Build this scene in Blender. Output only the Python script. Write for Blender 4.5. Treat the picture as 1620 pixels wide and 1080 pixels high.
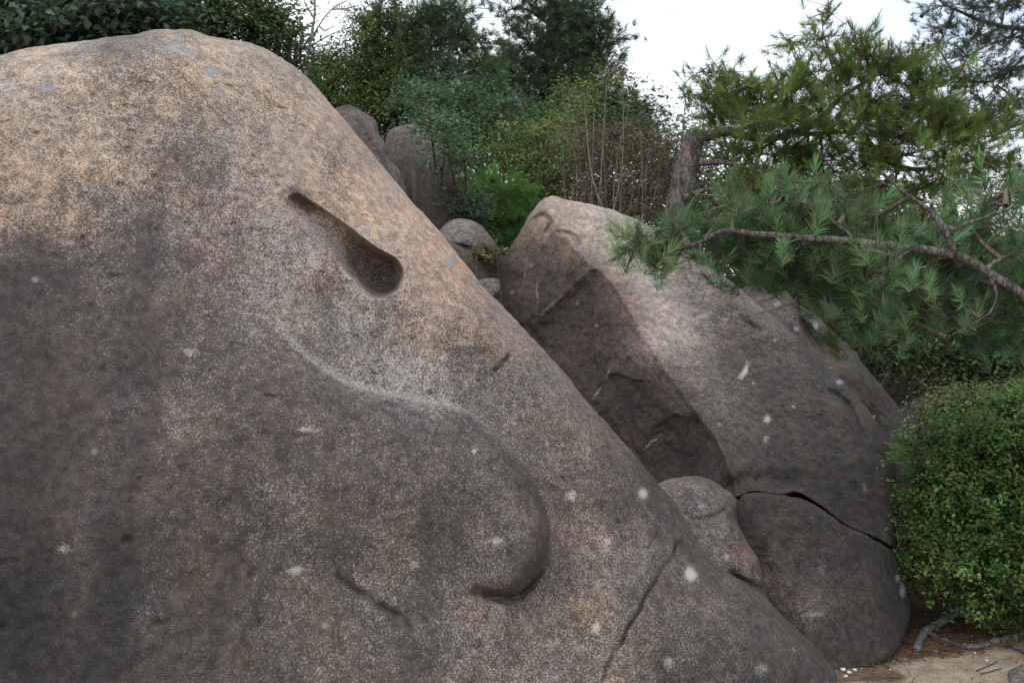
import bpy, math, random
import numpy as np
from mathutils import Vector
R = math.radians
rng = np.random.default_rng(7)
random.seed(7)
for o in list(bpy.data.objects): bpy.data.objects.remove(o)
S = bpy.context.scene
COL = S.collection

# ------------------------------------------------------------------ camera, sky, sun, exposure
FPX = 1575.0                      # focal length in photo pixels (1620 wide)
EYE = 1.6
cd = bpy.data.cameras.new('camera'); cam = bpy.data.objects.new('camera', cd); COL.objects.link(cam)
cam.location = (0, 0, EYE); cam.rotation_euler = (R(90), 0, 0)
cd.sensor_width = 36; cd.lens = 36*FPX/1620.0; cd.clip_start = 0.05; cd.clip_end = 6000
cd.dof.use_dof = True; cd.dof.focus_distance = 4.3; cd.dof.aperture_fstop = 6.3
S.camera = cam

w = bpy.data.worlds.new('World'); S.world = w; w.use_nodes = True
nt = w.node_tree; nt.nodes.clear()
sky = nt.nodes.new('ShaderNodeTexSky'); sky.sky_type = 'NISHITA'; sky.sun_disc = False
SUN_EL, SUN_AZ = R(58), R(215)     # azimuth measured from +Y clockwise: high, behind the camera and to the left
sky.sun_elevation = SUN_EL; sky.sun_rotation = SUN_AZ
bg1 = nt.nodes.new('ShaderNodeBackground'); bg1.inputs[1].default_value = 0.13
nt.links.new(sky.outputs[0], bg1.inputs[0])
bg2 = nt.nodes.new('ShaderNodeBackground'); bg2.inputs[1].default_value = 1.4
tc = nt.nodes.new('ShaderNodeTexCoord')
mp = nt.nodes.new('ShaderNodeMapping'); mp.inputs['Scale'].default_value = (1.0, 1.0, 2.2); mp.inputs['Location'].default_value = (0.35, 0.2, 0.1)
nz = nt.nodes.new('ShaderNodeTexNoise'); nz.inputs['Scale'].default_value = 1.7; nz.inputs['Detail'].default_value = 7; nz.inputs['Roughness'].default_value = 0.55
rp = nt.nodes.new('ShaderNodeValToRGB'); rp.color_ramp.elements[0].position = 0.34; rp.color_ramp.elements[0].color = (0.38, 0.38, 0.38, 1)
rp.color_ramp.elements[1].position = 0.62; rp.color_ramp.elements[1].color = (0.97, 0.97, 0.97, 1)
rc = nt.nodes.new('ShaderNodeValToRGB'); rc.color_ramp.elements[0].color = (0.86, 0.92, 0.98, 1); rc.color_ramp.elements[1].color = (1, 0.995, 0.985, 1)
rc.color_ramp.elements[0].position = 0.35; rc.color_ramp.elements[1].position = 0.6
nt.links.new(tc.outputs['Generated'], mp.inputs[0]); nt.links.new(mp.outputs[0], nz.inputs['Vector'])
nt.links.new(nz.outputs['Fac'], rp.inputs[0]); nt.links.new(nz.outputs['Fac'], rc.inputs[0]); nt.links.new(rc.outputs[0], bg2.inputs[0])
ms = nt.nodes.new('ShaderNodeMixShader'); ow = nt.nodes.new('ShaderNodeOutputWorld')
nt.links.new(rp.outputs[0], ms.inputs[0]); nt.links.new(bg1.outputs[0], ms.inputs[1]); nt.links.new(bg2.outputs[0], ms.inputs[2]); nt.links.new(ms.outputs[0], ow.inputs[0])

sd = bpy.data.lights.new('sun', 'SUN'); sun = bpy.data.objects.new('sun', sd); COL.objects.link(sun)
sd.energy = 0.95; sd.angle = R(35); sd.color = (1.0, 0.96, 0.9)
sdir = Vector((math.sin(SUN_AZ)*math.cos(SUN_EL), math.cos(SUN_AZ)*math.cos(SUN_EL), math.sin(SUN_EL)))
sun.rotation_euler = sdir.to_track_quat('Z', 'Y').to_euler(); sun.location = (0, -3, 12)
S.view_settings.view_transform = 'Standard'; S.view_settings.look = 'None'
S.view_settings.exposure = 0.46; S.view_settings.gamma = 1.0; S.view_settings.use_curve_mapping = False
S.render.engine = 'CYCLES'
S.cycles.max_bounces = 6; S.cycles.transparent_max_bounces = 4

# ------------------------------------------------------------------ numeric helpers
def hash3(ix, iy, iz, seed):
    h = (ix.astype(np.int64)*374761393 + iy.astype(np.int64)*668265263 + iz.astype(np.int64)*2147483647 + seed*1274126177) & 0xFFFFFFFF
    h = ((h ^ (h >> 13))*1274126177) & 0xFFFFFFFF
    h = (h ^ (h >> 16))
    return (h & 0xFFFFFF)/float(0xFFFFFF)
def vnoise(p, seed=0):
    i = np.floor(p); f = p - i; i = i.astype(np.int64); f = f*f*f*(f*(f*6-15)+10)
    r = 0
    for dx in (0, 1):
        wx = f[..., 0] if dx else 1-f[..., 0]
        for dy in (0, 1):
            wy = f[..., 1] if dy else 1-f[..., 1]
            for dz in (0, 1):
                wz = f[..., 2] if dz else 1-f[..., 2]
                r = r + wx*wy*wz*hash3(i[..., 0]+dx, i[..., 1]+dy, i[..., 2]+dz, seed)
    return r*2-1
def fbm(p, octv=4, seed=0, gain=0.5):
    a = 1.0; s = 0; t = 0
    for k in range(octv):
        s = s + a*vnoise(p*(2.03**k)+k*17.3, seed+k); t += a; a *= gain
    return s/t
def sst(a, b, x):
    t = np.clip((x-a)/(b-a), 0, 1); return t*t*(3-2*t)
def world(px, py, Y):
    return np.stack([(px-810)/FPX*Y, Y, EYE+(540-py)/FPX*Y], -1)
def at(px, py, Y): return Vector(((px-810)/FPX*Y, Y, EYE+(540-py)/FPX*Y))
def catmull(P, n=8, closed=False):
    P = np.array(P, float); m = len(P); out = []
    for i in range(m if closed else m-1):
        g = (lambda j: P[j % m]) if closed else (lambda j: P[min(max(j, 0), m-1)])
        a, b, c, d = g(i-1), g(i), g(i+1), g(i+2)
        for t in np.arange(n)/n:
            out.append(0.5*((2*b)+(-a+c)*t+(2*a-5*b+4*c-d)*t*t+(-a+3*b-3*c+d)*t**3))
    if not closed: out.append(P[-1])
    return np.array(out)
def pdist(x, y, poly, closed=False):
    """distance to a polyline, position along it 0..1, signed side (positive = right hand of travel in picture axes)"""
    poly = np.asarray(poly, float)
    A = poly; B = np.roll(poly, -1, 0)
    if not closed: A, B = A[:-1], B[:-1]
    best = np.full(x.shape, 1e9); along = np.zeros(x.shape); side = np.zeros(x.shape)
    L = np.hypot(*(B-A).T); cum = np.concatenate([[0], np.cumsum(L)]); tot = cum[-1]
    for k in range(len(A)):
        ax, ay = A[k]; bx, by = B[k]; l2 = L[k]**2
        if l2 < 1e-9: continue
        t = np.clip(((x-ax)*(bx-ax)+(y-ay)*(by-ay))/l2, 0, 1)
        dx = x-(ax+t*(bx-ax)); dy = y-(ay+t*(by-ay)); d = dx*dx+dy*dy
        m = d < best
        best = np.where(m, d, best); along = np.where(m, (cum[k]+t*L[k])/tot, along)
        side = np.where(m, (bx-ax)*(y-ay)-(by-ay)*(x-ax), side)
    return np.sqrt(best), along, np.sign(side)
def gz(x, y):
    """height of the ground"""
    x = np.asarray(x, float); y = np.asarray(y, float)
    h = 2.3*sst(6.3, 10.8, y) + 0.25*sst(-1.0, -5.0, x)*sst(3, 6, y)
    h = h*(1-0.25*sst(3.0, 6.0, x))
    h = h - 0.16*np.clip(y-17, 0, 120) - 0.05*np.clip(np.abs(x)-15, 0, 200)*sst(8, 16, y)
    p = np.stack([x*0.8, y*0.8, x*0], -1)
    return h + 0.05*fbm(p, 3, 5)*sst(1.0, 3.0, np.hypot(x, y)) + 0.012*fbm(p*9, 2, 9)
def gz1(x, y): return float(gz(np.array([x]), np.array([y]))[0])

# ------------------------------------------------------------------ object helpers
def mesh_np(name, V, F, mat, smooth=True, cols=None):
    """V (n,3); F list of arrays (m,3) or (m,4); cols {name: (n,3|4)}"""
    me = bpy.data.meshes.new(name)
    V = np.asarray(V, np.float32)
    me.vertices.add(len(V)); me.vertices.foreach_set('co', V.ravel())
    Fs = [np.asarray(f, np.int32) for f in F if len(f)]
    nl = sum(f.size for f in Fs); npoly = sum(len(f) for f in Fs)
    me.loops.add(nl); me.polygons.add(npoly)
    me.loops.foreach_set('vertex_index', np.concatenate([f.ravel() for f in Fs]))
    tot = np.concatenate([np.full(len(f), f.shape[1], np.int32) for f in Fs])
    st = np.concatenate([[0], np.cumsum(tot)[:-1]]).astype(np.int32)
    me.polygons.foreach_set('loop_start', st)
    me.polygons.foreach_set('use_smooth', np.full(npoly, smooth))
    me.update(calc_edges=True); me.validate()
    for k, c in (cols or {}).items():
        c = np.asarray(c, np.float32)
        if c.shape[1] == 3: c = np.concatenate([c, np.ones((len(c), 1), np.float32)], 1)
        a = me.color_attributes.new(k, 'FLOAT_COLOR', 'POINT'); a.data.foreach_set('color', c.ravel())
    me.materials.append(mat)
    return me
def link(name, me, parent=None, loc=None):
    o = bpy.data.objects.new(name, me); COL.objects.link(o)
    if loc is not None: o.location = loc
    if parent is not None: o.parent = parent
    return o
def tag(o, label=None, cat=None, group=None, kind=None):
    if label: o['label'] = label
    if cat: o['category'] = cat
    if group: o['group'] = group
    if kind: o['kind'] = kind
    return o
def empty(name, loc, label, cat, group=None):
    o = bpy.data.objects.new(name, None); COL.objects.link(o); o.location = loc; o.empty_display_size = 0.2
    return tag(o, label, cat, group)
class MB:
    """collects vertex / face arrays"""
    def __init__(s): s.V = []; s.T = []; s.Q = []; s.C = []; s.n = 0
    def add(s, V, T=None, Q=None, C=None):
        V = np.asarray(V, float)
        s.V.append(V)
        if T is not None and len(T): s.T.append(np.asarray(T)+s.n)
        if Q is not None and len(Q): s.Q.append(np.asarray(Q)+s.n)
        s.C.append(np.asarray(C, float) if C is not None else np.ones((len(V), 3)))
        s.n += len(V)
    def build(s, name, mat, parent=None, smooth=True, org=(0, 0, 0)):
        V = np.concatenate(s.V)-np.array(org)
        F = []
        if s.T: F.append(np.concatenate(s.T))
        if s.Q: F.append(np.concatenate(s.Q))
        return link(name, mesh_np(name, V, F, mat, smooth, {'col': np.concatenate(s.C)}), parent)
def tube(mb, pts, rad, sides=7, rough=0.0, seed=0, col=(1, 1, 1)):
    P = np.asarray(pts, float); n = len(P)
    rad = np.broadcast_to(np.asarray(rad, float), (n,)) if np.ndim(rad) == 0 else np.asarray(rad, float)
    T = np.gradient(P, axis=0); T /= np.linalg.norm(T, axis=1)[:, None]+1e-9
    up = np.array([0.13, 0.31, 0.94]); A = np.cross(T, up); A /= np.linalg.norm(A, axis=1)[:, None]+1e-9
    B = np.cross(T, A)
    th = np.arange(sides)/sides*2*math.pi
    r = rad[:, None]*np.ones((1, sides))
    if rough:
        q = np.stack([np.cos(th)[None]*1.3+P[:, :1]*14, np.sin(th)[None]*1.3+P[:, 1:2]*14, P[:, 2:]*14+0*th[None]], -1)
        r = r*(1+rough*fbm(q, 3, seed))
    V = P[:, None]+A[:, None]*np.cos(th)[None, :, None]*r[..., None]+B[:, None]*np.sin(th)[None, :, None]*r[..., None]
    V = V.reshape(-1, 3)
    i = np.arange(n-1)[:, None]*sides; j = np.arange(sides)[None]; k = (j+1) % sides
    Q = np.stack([i+j, i+k, i+sides+k, i+sides+j], -1).reshape(-1, 4)
    e = len(V); V = np.concatenate([V, P[:1], P[-1:]])
    jj = np.arange(sides); kk = (jj+1) % sides
    T1 = np.stack([kk, jj, np.full(sides, e)], 1); T2 = np.stack([(n-1)*sides+jj, (n-1)*sides+kk, np.full(sides, e+1)], 1)
    mb.add(V, np.concatenate([T1, T2]), Q, np.tile(col, (len(V), 1)))

# ------------------------------------------------------------------ materials
def lin(c): return tuple(((x/255.0)/12.92 if x/255.0 <= 0.04045 else ((x/255.0+0.055)/1.055)**2.4) for x in c)
def newmat(name):
    m = bpy.data.materials.new(name); m.use_nodes = True; n = m.node_tree.nodes; n.clear()
    out = n.new('ShaderNodeOutputMaterial'); b = n.new('ShaderNodeBsdfPrincipled'); m.node_tree.links.new(b.outputs[0], out.inputs[0])
    b.inputs['Specular IOR Level'].default_value = 0.3
    return m, n, m.node_tree.links, b
def mathn(n, l, op, a, b=None, c=None, clamp=False):
    x = n.new('ShaderNodeMath'); x.operation = op; x.use_clamp = clamp
    for i, v in enumerate((a, b, c)):
        if v is None: continue
        if isinstance(v, (int, float)): x.inputs[i].default_value = v
        else: l.new(v, x.inputs[i])
    return x.outputs[0]
def mixc(n, l, f, a, b, mode='MIX'):
    x = n.new('ShaderNodeMix'); x.data_type = 'RGBA'; x.blend_type = mode; x.clamp_factor = True
    for s, v in (('Factor', f), ('A', a), ('B', b)):
        i = [q for q in x.inputs if q.name == s and (q.type == 'VALUE' if s == 'Factor' else q.type == 'RGBA')][0]
        if isinstance(v, (int, float)): i.default_value = v
        elif isinstance(v, tuple): i.default_value = v+(1,) if len(v) == 3 else v
        else: l.new(v, i)
    return [q for q in x.outputs if q.type == 'RGBA'][0]
def noise(n, l, vec, scale, detail=3, rough=0.6, dist=0.0):
    x = n.new('ShaderNodeTexNoise'); x.inputs['Scale'].default_value = scale; x.inputs['Detail'].default_value = detail
    x.inputs['Roughness'].default_value = rough; x.inputs['Distortion'].default_value = dist
    l.new(vec, x.inputs['Vector']); return x.outputs['Fac']
def remap(n, l, v, a, b, c=0.0, d=1.0):
    x = n.new('ShaderNodeMapRange'); x.interpolation_type = 'SMOOTHSTEP'
    l.new(v, x.inputs[0])
    for i, q in zip((1, 2, 3, 4), (a, b, c, d)):
        if isinstance(q, (int, float)): x.inputs[i].default_value = q
        else: l.new(q, x.inputs[i])
    return x.outputs[0]

def rock_material():
    m, n, l, b = newmat('weathered_granite')
    tc = n.new('ShaderNodeTexCoord').outputs['Object']
    at_ = n.new('ShaderNodeAttribute'); at_.attribute_name = 'tint'
    mk = n.new('ShaderNodeAttribute'); mk.attribute_name = 'marks'
    sep = n.new('ShaderNodeSeparateColor'); l.new(mk.outputs['Color'], sep.inputs[0])
    crust_shade, pale, blue = sep.outputs[0], sep.outputs[1], sep.outputs[2]
    blotch = noise(n, l, tc, 5.0, 6, 0.65)
    speck = noise(n, l, tc, 120.0, 5, 0.78)
    grain = noise(n, l, tc, 280.0, 2, 0.6)
    hue = noise(n, l, tc, 9.0, 4, 0.6)
    # base mineral colour with hue drift
    warm = mixc(n, l, remap(n, l, hue, 0.35, 0.65), (0.94, 0.96, 1.0), (1.06, 1.0, 0.95))
    base = mixc(n, l, 1.0, at_.outputs['Color'], warm, 'MULTIPLY')
    gr = mixc(n, l, remap(n, l, grain, 0.34, 0.68), (0.50, 0.48, 0.47), (1.48, 1.46, 1.42))
    base = mixc(n, l, 1.0, base, gr, 'MULTIPLY')
    # pale quartz and feldspar grains
    q = remap(n, l, noise(n, l, tc, 210.0, 3, 0.65), 0.57, 0.68)
    base = mixc(n, l, mathn(n, l, 'MULTIPLY', q, 0.55), base, mixc(n, l, 1.0, at_.outputs['Color'], (1.9, 1.9, 1.9), 'MULTIPLY'))
    # dark crust of lichen, also carrying painted shade
    cr = mathn(n, l, 'ADD', crust_shade, mathn(n, l, 'MULTIPLY', mathn(n, l, 'SUBTRACT', blotch, 0.5), 0.55))
    th = mathn(n, l, 'ADD', 0.275, mathn(n, l, 'MULTIPLY', cr, 0.40))
    d = remap(n, l, mathn(n, l, 'SUBTRACT', th, speck), -0.045, 0.065)
    deep = remap(n, l, mathn(n, l, 'ADD', crust_shade, mathn(n, l, 'MULTIPLY', mathn(n, l, 'SUBTRACT', blotch, 0.5), 0.8)), 0.68, 1.40)
    dk = mixc(n, l, remap(n, l, hue, 0.3, 0.7), (0.024, 0.024, 0.027), (0.046, 0.037, 0.032))
    dk = mixc(n, l, 0.15, dk, base)
    dk = mixc(n, l, mathn(n, l, 'MULTIPLY', q, 0.46), dk, (0.27, 0.25, 0.235))
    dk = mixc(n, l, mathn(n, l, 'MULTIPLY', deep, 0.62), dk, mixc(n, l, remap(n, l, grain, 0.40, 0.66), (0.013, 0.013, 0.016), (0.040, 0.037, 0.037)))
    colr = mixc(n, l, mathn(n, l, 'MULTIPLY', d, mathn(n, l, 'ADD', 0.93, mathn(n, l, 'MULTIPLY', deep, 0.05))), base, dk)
    bg_ = noise(n, l, tc, 26.0, 4, 0.7)
    colr = mixc(n, l, 1.0, colr, mixc(n, l, remap(n, l, bg_, 0.32, 0.68), (0.68, 0.67, 0.67), (1.32, 1.31, 1.30)), 'MULTIPLY')
    pk = noise(n, l, tc, 3.1, 5, 0.62)
    colr = mixc(n, l, 1.0, colr, mixc(n, l, remap(n, l, pk, 0.36, 0.66), (0.86, 0.87, 0.90), (1.13, 1.06, 1.02)), 'MULTIPLY')
    # blue grey lichen
    bl = remap(n, l, mathn(n, l, 'ADD', blue, mathn(n, l, 'MULTIPLY', mathn(n, l, 'SUBTRACT', speck, 0.5), 1.5)), 0.42, 0.62)
    colr = mixc(n, l, mathn(n, l, 'MULTIPLY', bl, 0.8), colr, (0.30, 0.33, 0.37))
    # chalky scuffs and painted highlights
    pl = remap(n, l, mathn(n, l, 'ADD', pale, mathn(n, l, 'MULTIPLY', mathn(n, l, 'SUBTRACT', speck, 0.5), 1.9)), 0.26, 1.0)
    colr = mixc(n, l, pl, colr, (0.50, 0.465, 0.41))
    # small random lichen dots
    vd = n.new('ShaderNodeTexVoronoi'); vd.inputs['Scale'].default_value = 9.0; l.new(tc, vd.inputs['Vector'])
    s2 = n.new('ShaderNodeSeparateColor'); l.new(vd.outputs['Color'], s2.inputs[0])
    dot = mathn(n, l, 'MULTIPLY', remap(n, l, mathn(n, l, 'ADD', vd.outputs['Distance'], mathn(n, l, 'MULTIPLY', grain, 0.12)), 0.10, 0.22, 1.0, 0.0), remap(n, l, s2.outputs[1], 0.86, 0.9))
    colr = mixc(n, l, mathn(n, l, 'MULTIPLY', dot, 0.55), colr, (0.36, 0.37, 0.37))
    l.new(colr, b.inputs['Base Color']); b.inputs['Roughness'].default_value = 0.88
    h1 = mathn(n, l, 'MULTIPLY', speck, 0.6); h2 = mathn(n, l, 'MULTIPLY', grain, 0.4)
    hh = mathn(n, l, 'ADD', mathn(n, l, 'ADD', h1, h2), mathn(n, l, 'MULTIPLY', blotch, 1.5))
    bp = n.new('ShaderNodeBump'); bp.inputs['Strength'].default_value = 0.85; bp.inputs['Distance'].default_value = 0.018
    l.new(hh, bp.inputs['Height']); l.new(bp.outputs[0], b.inputs['Normal'])
    return m
M_ROCK = rock_material()

def leaf_material(name, rough=0.5, trans=0.25, spec=0.3):
    m, n, l, b = newmat(name)
    a = n.new('ShaderNodeAttribute'); a.attribute_name = 'col'
    oi = n.new('ShaderNodeObjectInfo')
    v = remap(n, l, oi.outputs['Random'], 0, 1, 0.85, 1.15)
    c = n.new('ShaderNodeVectorMath'); c.operation = 'SCALE'; l.new(a.outputs['Color'], c.inputs[0]); l.new(v, c.inputs['Scale'])
    l.new(c.outputs[0], b.inputs['Base Color']); b.inputs['Roughness'].default_value = rough
    b.inputs['Specular IOR Level'].default_value = spec
    t = n.new('ShaderNodeBsdfTranslucent'); l.new(c.outputs[0], t.inputs[0])
    mx = n.new('ShaderNodeMixShader'); mx.inputs[0].default_value = trans
    l.new(b.outputs[0], mx.inputs[1]); l.new(t.outputs[0], mx.inputs[2]); l.new(mx.outputs[0], n['Material Output'].inputs[0])
    return m
M_LEAF = leaf_material('broad_leaves', 0.55, 0.32, 0.16)
M_NEEDLE = leaf_material('pine_needles', 0.6, 0.25, 0.12)
M_DRY = leaf_material('dry_leaves', 0.8, 0.2, 0.1)

def bark_material(name, c1, c2, scale=20, bump=0.5):
    m, n, l, b = newmat(name)
    tc = n.new('ShaderNodeTexCoord').outputs['Object']
    mp = n.new('ShaderNodeMapping'); mp.inputs['Scale'].default_value = (1, 1, 0.35); l.new(tc, mp.inputs[0])
    f = noise(n, l, mp.outputs[0], scale, 6, 0.7, 0.6); g = noise(n, l, tc, 110, 3, 0.6)
    vo = n.new('ShaderNodeTexVoronoi'); vo.feature = 'DISTANCE_TO_EDGE'; vo.inputs['Scale'].default_value = scale*1.7; l.new(mp.outputs[0], vo.inputs['Vector'])
    ed = remap(n, l, vo.outputs['Distance'], 0.0, 0.16)
    c = mixc(n, l, remap(n, l, f, 0.35, 0.68), c1, c2)
    c = mixc(n, l, mathn(n, l, 'MULTIPLY', mathn(n, l, 'SUBTRACT', 1.0, ed), 0.6), c, tuple(x*0.3 for x in c1))
    c = mixc(n, l, 1.0, c, mixc(n, l, g, (0.7, 0.7, 0.7), (1.3, 1.3, 1.3)), 'MULTIPLY')
    l.new(c, b.inputs['Base Color']); b.inputs['Roughness'].default_value = 0.9
    bp = n.new('ShaderNodeBump'); bp.inputs['Strength'].default_value = bump; bp.inputs['Distance'].default_value = 0.015
    l.new(mathn(n, l, 'ADD', f, ed), bp.inputs['Height']); l.new(bp.outputs[0], b.inputs['Normal'])
    return m
M_BARK = bark_material('pine_bark', (0.060, 0.050, 0.048), (0.19, 0.165, 0.16))
M_TWIG = bark_material('twig_bark', (0.10, 0.075, 0.06), (0.24, 0.19, 0.155), 60, 0.3)
M_GREYTWIG = bark_material('grey_stem_bark', (0.16, 0.145, 0.125), (0.34, 0.31, 0.27), 60, 0.3)
M_ROOT = bark_material('root_bark', (0.075, 0.078, 0.085), (0.24, 0.24, 0.25), 30, 0.6)

def ground_material():
    m, n, l, b = newmat('sandy_ground')
    tc = n.new('ShaderNodeTexCoord').outputs['Object']
    big = noise(n, l, tc, 1.6, 5, 0.6); md = noise(n, l, tc, 11, 6, 0.7); fine = noise(n, l, tc, 120, 4, 0.7)
    at_ = n.new('ShaderNodeAttribute'); at_.attribute_name = 'col'
    s = n.new('ShaderNodeSeparateColor'); l.new(at_.outputs['Color'], s.inputs[0])
    sand = mixc(n, l, remap(n, l, md, 0.3, 0.7), (0.22, 0.175, 0.125), (0.38, 0.32, 0.245))
    sand = mixc(n, l, 1.0, sand, mixc(n, l, remap(n, l, fine, 0.3, 0.7), (0.55, 0.55, 0.55), (1.35, 1.35, 1.35)), 'MULTIPLY')
    soil = mixc(n, l, remap(n, l, md, 0.35, 0.65), (0.055, 0.038, 0.027), (0.15, 0.102, 0.068))
    soil = mixc(n, l, 1.0, soil, mixc(n, l, fine, (0.6, 0.6, 0.6), (1.5, 1.5, 1.5)), 'MULTIPLY')
    f = remap(n, l, mathn(n, l, 'ADD', s.outputs[0], mathn(n, l, 'MULTIPLY', mathn(n, l, 'SUBTRACT', md, 0.5), 0.9)), 0.35, 0.62)
    l.new(mixc(n, l, f, sand, soil), b.inputs['Base Color']); b.inputs['Roughness'].default_value = 0.95
    bp = n.new('ShaderNodeBump'); bp.inputs['Strength'].default_value = 0.7; bp.inputs['Distance'].default_value = 0.02
    l.new(mathn(n, l, 'ADD', md, mathn(n, l, 'MULTIPLY', fine, 0.5)), bp.inputs['Height']); l.new(bp.outputs[0], b.inputs['Normal'])
    return m
M_GROUND = ground_material()

# ------------------------------------------------------------------ ground
def ground():
    gx = np.unique(np.concatenate([np.linspace(-8, 8, 100), np.linspace(1.2, 3.6, 90), np.array([-3000, -1500, -700, -300, -150, -80, -50, -35, -25, -18, -14, -11, -9, 9, 11, 14, 18, 25, 35, 50, 80, 150, 300, 700, 1500, 3000])]))
    gy = np.unique(np.concatenate([np.linspace(-6, 18, 120), np.linspace(4.3, 6.8, 90), np.array([-3000, -1000, -300, -100, -40, -20, -12, -9, 20, 23, 27, 32, 40, 50, 65, 85, 110, 137, 200, 300, 600, 1200, 3000])]))
    X, Y = np.meshgrid(gx, gy); Z = gz(X, Y)
    V = np.stack([X, Y, Z], -1).reshape(-1, 3); nx, ny = len(gx), len(gy)
    i = (np.arange(ny-1)[:, None]*nx+np.arange(nx-1)[None]).ravel()
    Q = np.stack([i, i+1, i+nx+1, i+nx], 1)
    x, y = V[:, 0], V[:, 1]
    # brown litter under the bush and all over the slope behind
    edge = 5.02+0.28*(x-2.0)+0.12*np.sin(x*5)
    lit = np.clip((y-edge)/0.35, 0, 1)*np.where(y > -1, 1, 0)
    lit = np.maximum(lit, sst(2.02, 1.75, x)*sst(4.6, 4.8, y))
    C = np.stack([lit, lit, lit], 1)
    o = link('ground', mesh_np('ground', V, [Q], M_GROUND, True, {'col': C})); tag(o, kind='structure')
ground()

# ------------------------------------------------------------------ boulders
def idw(px, py, ctrl, power=3.0):
    ctrl = np.array(ctrl, float); num = 0; den = 0
    for c in ctrl:
        wgt = 1.0/((px-c[0])**2+(py-c[1])**2+900)**(power/2)
        num = num+wgt[:, None]*c[2:][None]; den = den+wgt
    return num/den[:, None]
def tone(T, k, sat=0.46):
    T = T/255.0; T = np.where(T <= 0.04045, T/12.92, ((T+0.055)/1.055)**2.4)*k
    g = T@np.array([0.3, 0.55, 0.15]); return g[:, None]*(1-sat)+T*sat
def gauss(px, py, cx, cy, rx, ry, ang=0):
    c, s = math.cos(R(ang)), math.sin(R(ang)); dx, dy = px-cx, py-cy
    u = (dx*c+dy*s)/rx; v = (-dx*s+dy*c)/ry
    return np.exp(-(u*u+v*v))
def rock(name, label, outline, center, depth, T, rim_px, rim_m, nang, nrad, paint, jit=2.0, seed=0, amp=0.02, freq=2.2, nback=22, group=None, cat='boulder', sm=10):
    O = catmull(outline, sm, True)
    # resample with more points inside the frame
    nx = np.roll(O, -1, 0); seg = np.hypot(*(nx-O).T); mid = (O+nx)/2
    inside = (mid[:, 0] > -40) & (mid[:, 0] < 1660) & (mid[:, 1] > -40) & (mid[:, 1] < 1120)
    wgt = seg*np.where(inside, 1.0, 0.22); cum = np.concatenate([[0], np.cumsum(wgt)])
    s = np.arange(nang)/nang*cum[-1]; k = np.clip(np.searchsorted(cum, s, side='right')-1, 0, len(O)-1)
    f = ((s-cum[k])/np.maximum(wgt[k], 1e-9))[:, None]; P = O[k]*(1-f)+nx[k]*f
    # uneven outline
    tn = np.gradient(P, axis=0); tn = np.stack([tn[:, 1], -tn[:, 0]], 1); tn /= np.linalg.norm(tn, axis=1)[:, None]+1e-9
    q = np.stack([P[:, 0]/45, P[:, 1]/45, np.full(nang, seed*3.7)], 1)
    P = P+tn*(jit*fbm(q, 5, seed, 0.6))[:, None]
    c = np.array(center, float)
    sr = np.arange(1, nrad+1)/nrad; t = sr*(1.4-0.4*sr)
    G = c[None, None]+t[:, None, None]*(P-c)[None]
    px, py = G[..., 0].ravel(), G[..., 1].ravel()
    px = np.concatenate([px, [c[0]]]); py = np.concatenate([py, [c[1]]])
    step = max(1, nang//220)
    d, _, _ = pdist(px, py, P[::step], True)
    # exact zero on the rim
    d[(nrad-1)*nang:nrad*nang] = 0
    Yd = depth(px, py, d)
    e = 1-np.clip(d/rim_px, 0, 1); Y = Yd+rim_m*(1-np.sqrt(np.clip(1-e*e, 0, 1)))
    W = world(px, py, Y)
    Y = Y+amp*fbm(W*freq+seed*5.1, 5, seed+3, 0.52)+amp*0.16*fbm(W*freq*9, 4, seed+8, 0.6)
    V = world(px, py, Y)
    Yr = Y[(nrad-1)*nang:nrad*nang]
    back = []; bpx = []; bpy = []
    for j in range(1, nback+1):
        ph = j/nback*math.pi/2; cs = max(math.cos(ph), 0.002)
        Pb = c+(P-c)*cs; Yb = Yr*math.cos(ph)+(Yr.mean())*(1-math.cos(ph))+T*math.sin(ph)
        Wb = world(Pb[:, 0], Pb[:, 1], Yb); Yb = Yb+amp*3*fbm(Wb*freq, 3, seed+4)*math.sin(ph)
        back.append(world(Pb[:, 0], Pb[:, 1], Yb)); bpx.append(Pb[:, 0]); bpy.append(Pb[:, 1])
    V = np.concatenate([V]+back); px = np.concatenate([px]+bpx); py = np.concatenate([py]+bpy)
    ci = nrad*nang
    rows = np.concatenate([np.arange(nrad)*nang, ci+1+np.arange(nback)*nang])
    i = rows[:-1][:, None]; i2 = rows[1:][:, None]; j = np.arange(nang)[None]; k2 = (j+1) % nang
    Q = np.stack([i+j, i+k2, i2+k2, i2+j], -1).reshape(-1, 4)
    jj = np.arange(nang); Tt = np.stack([np.full(nang, ci), (jj+1) % nang, jj], 1)
    base = V[:ci].mean(0); base[2] = max(V[:, 2].min(), gz1(base[0], base[1]))
    tint, marks = paint(px, py, V)
    # orientation: make normals face the camera on the front
    a = (O[1]-O[0]); area = np.sum(O[:, 0]*np.roll(O[:, 1], -1)-np.roll(O[:, 0], -1)*O[:, 1])
    if area < 0: Q = Q[:, ::-1]; Tt = Tt[:, ::-1]
    me = mesh_np(name, V-base, [Q, Tt], M_ROCK, True, {'tint': tint, 'marks': marks})
    o = link(name, me, None, base); tag(o, label, cat, group)
    return o

def groove(px, py, line, wd, dp, fade=True):
    d, al, _ = pdist(px, py, line)
    k = np.sin(np.clip(al, 0.0, 1)*math.pi)**0.4 if fade else 1.0
    return dp*np.exp(-(d/wd)**2)*k

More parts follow.
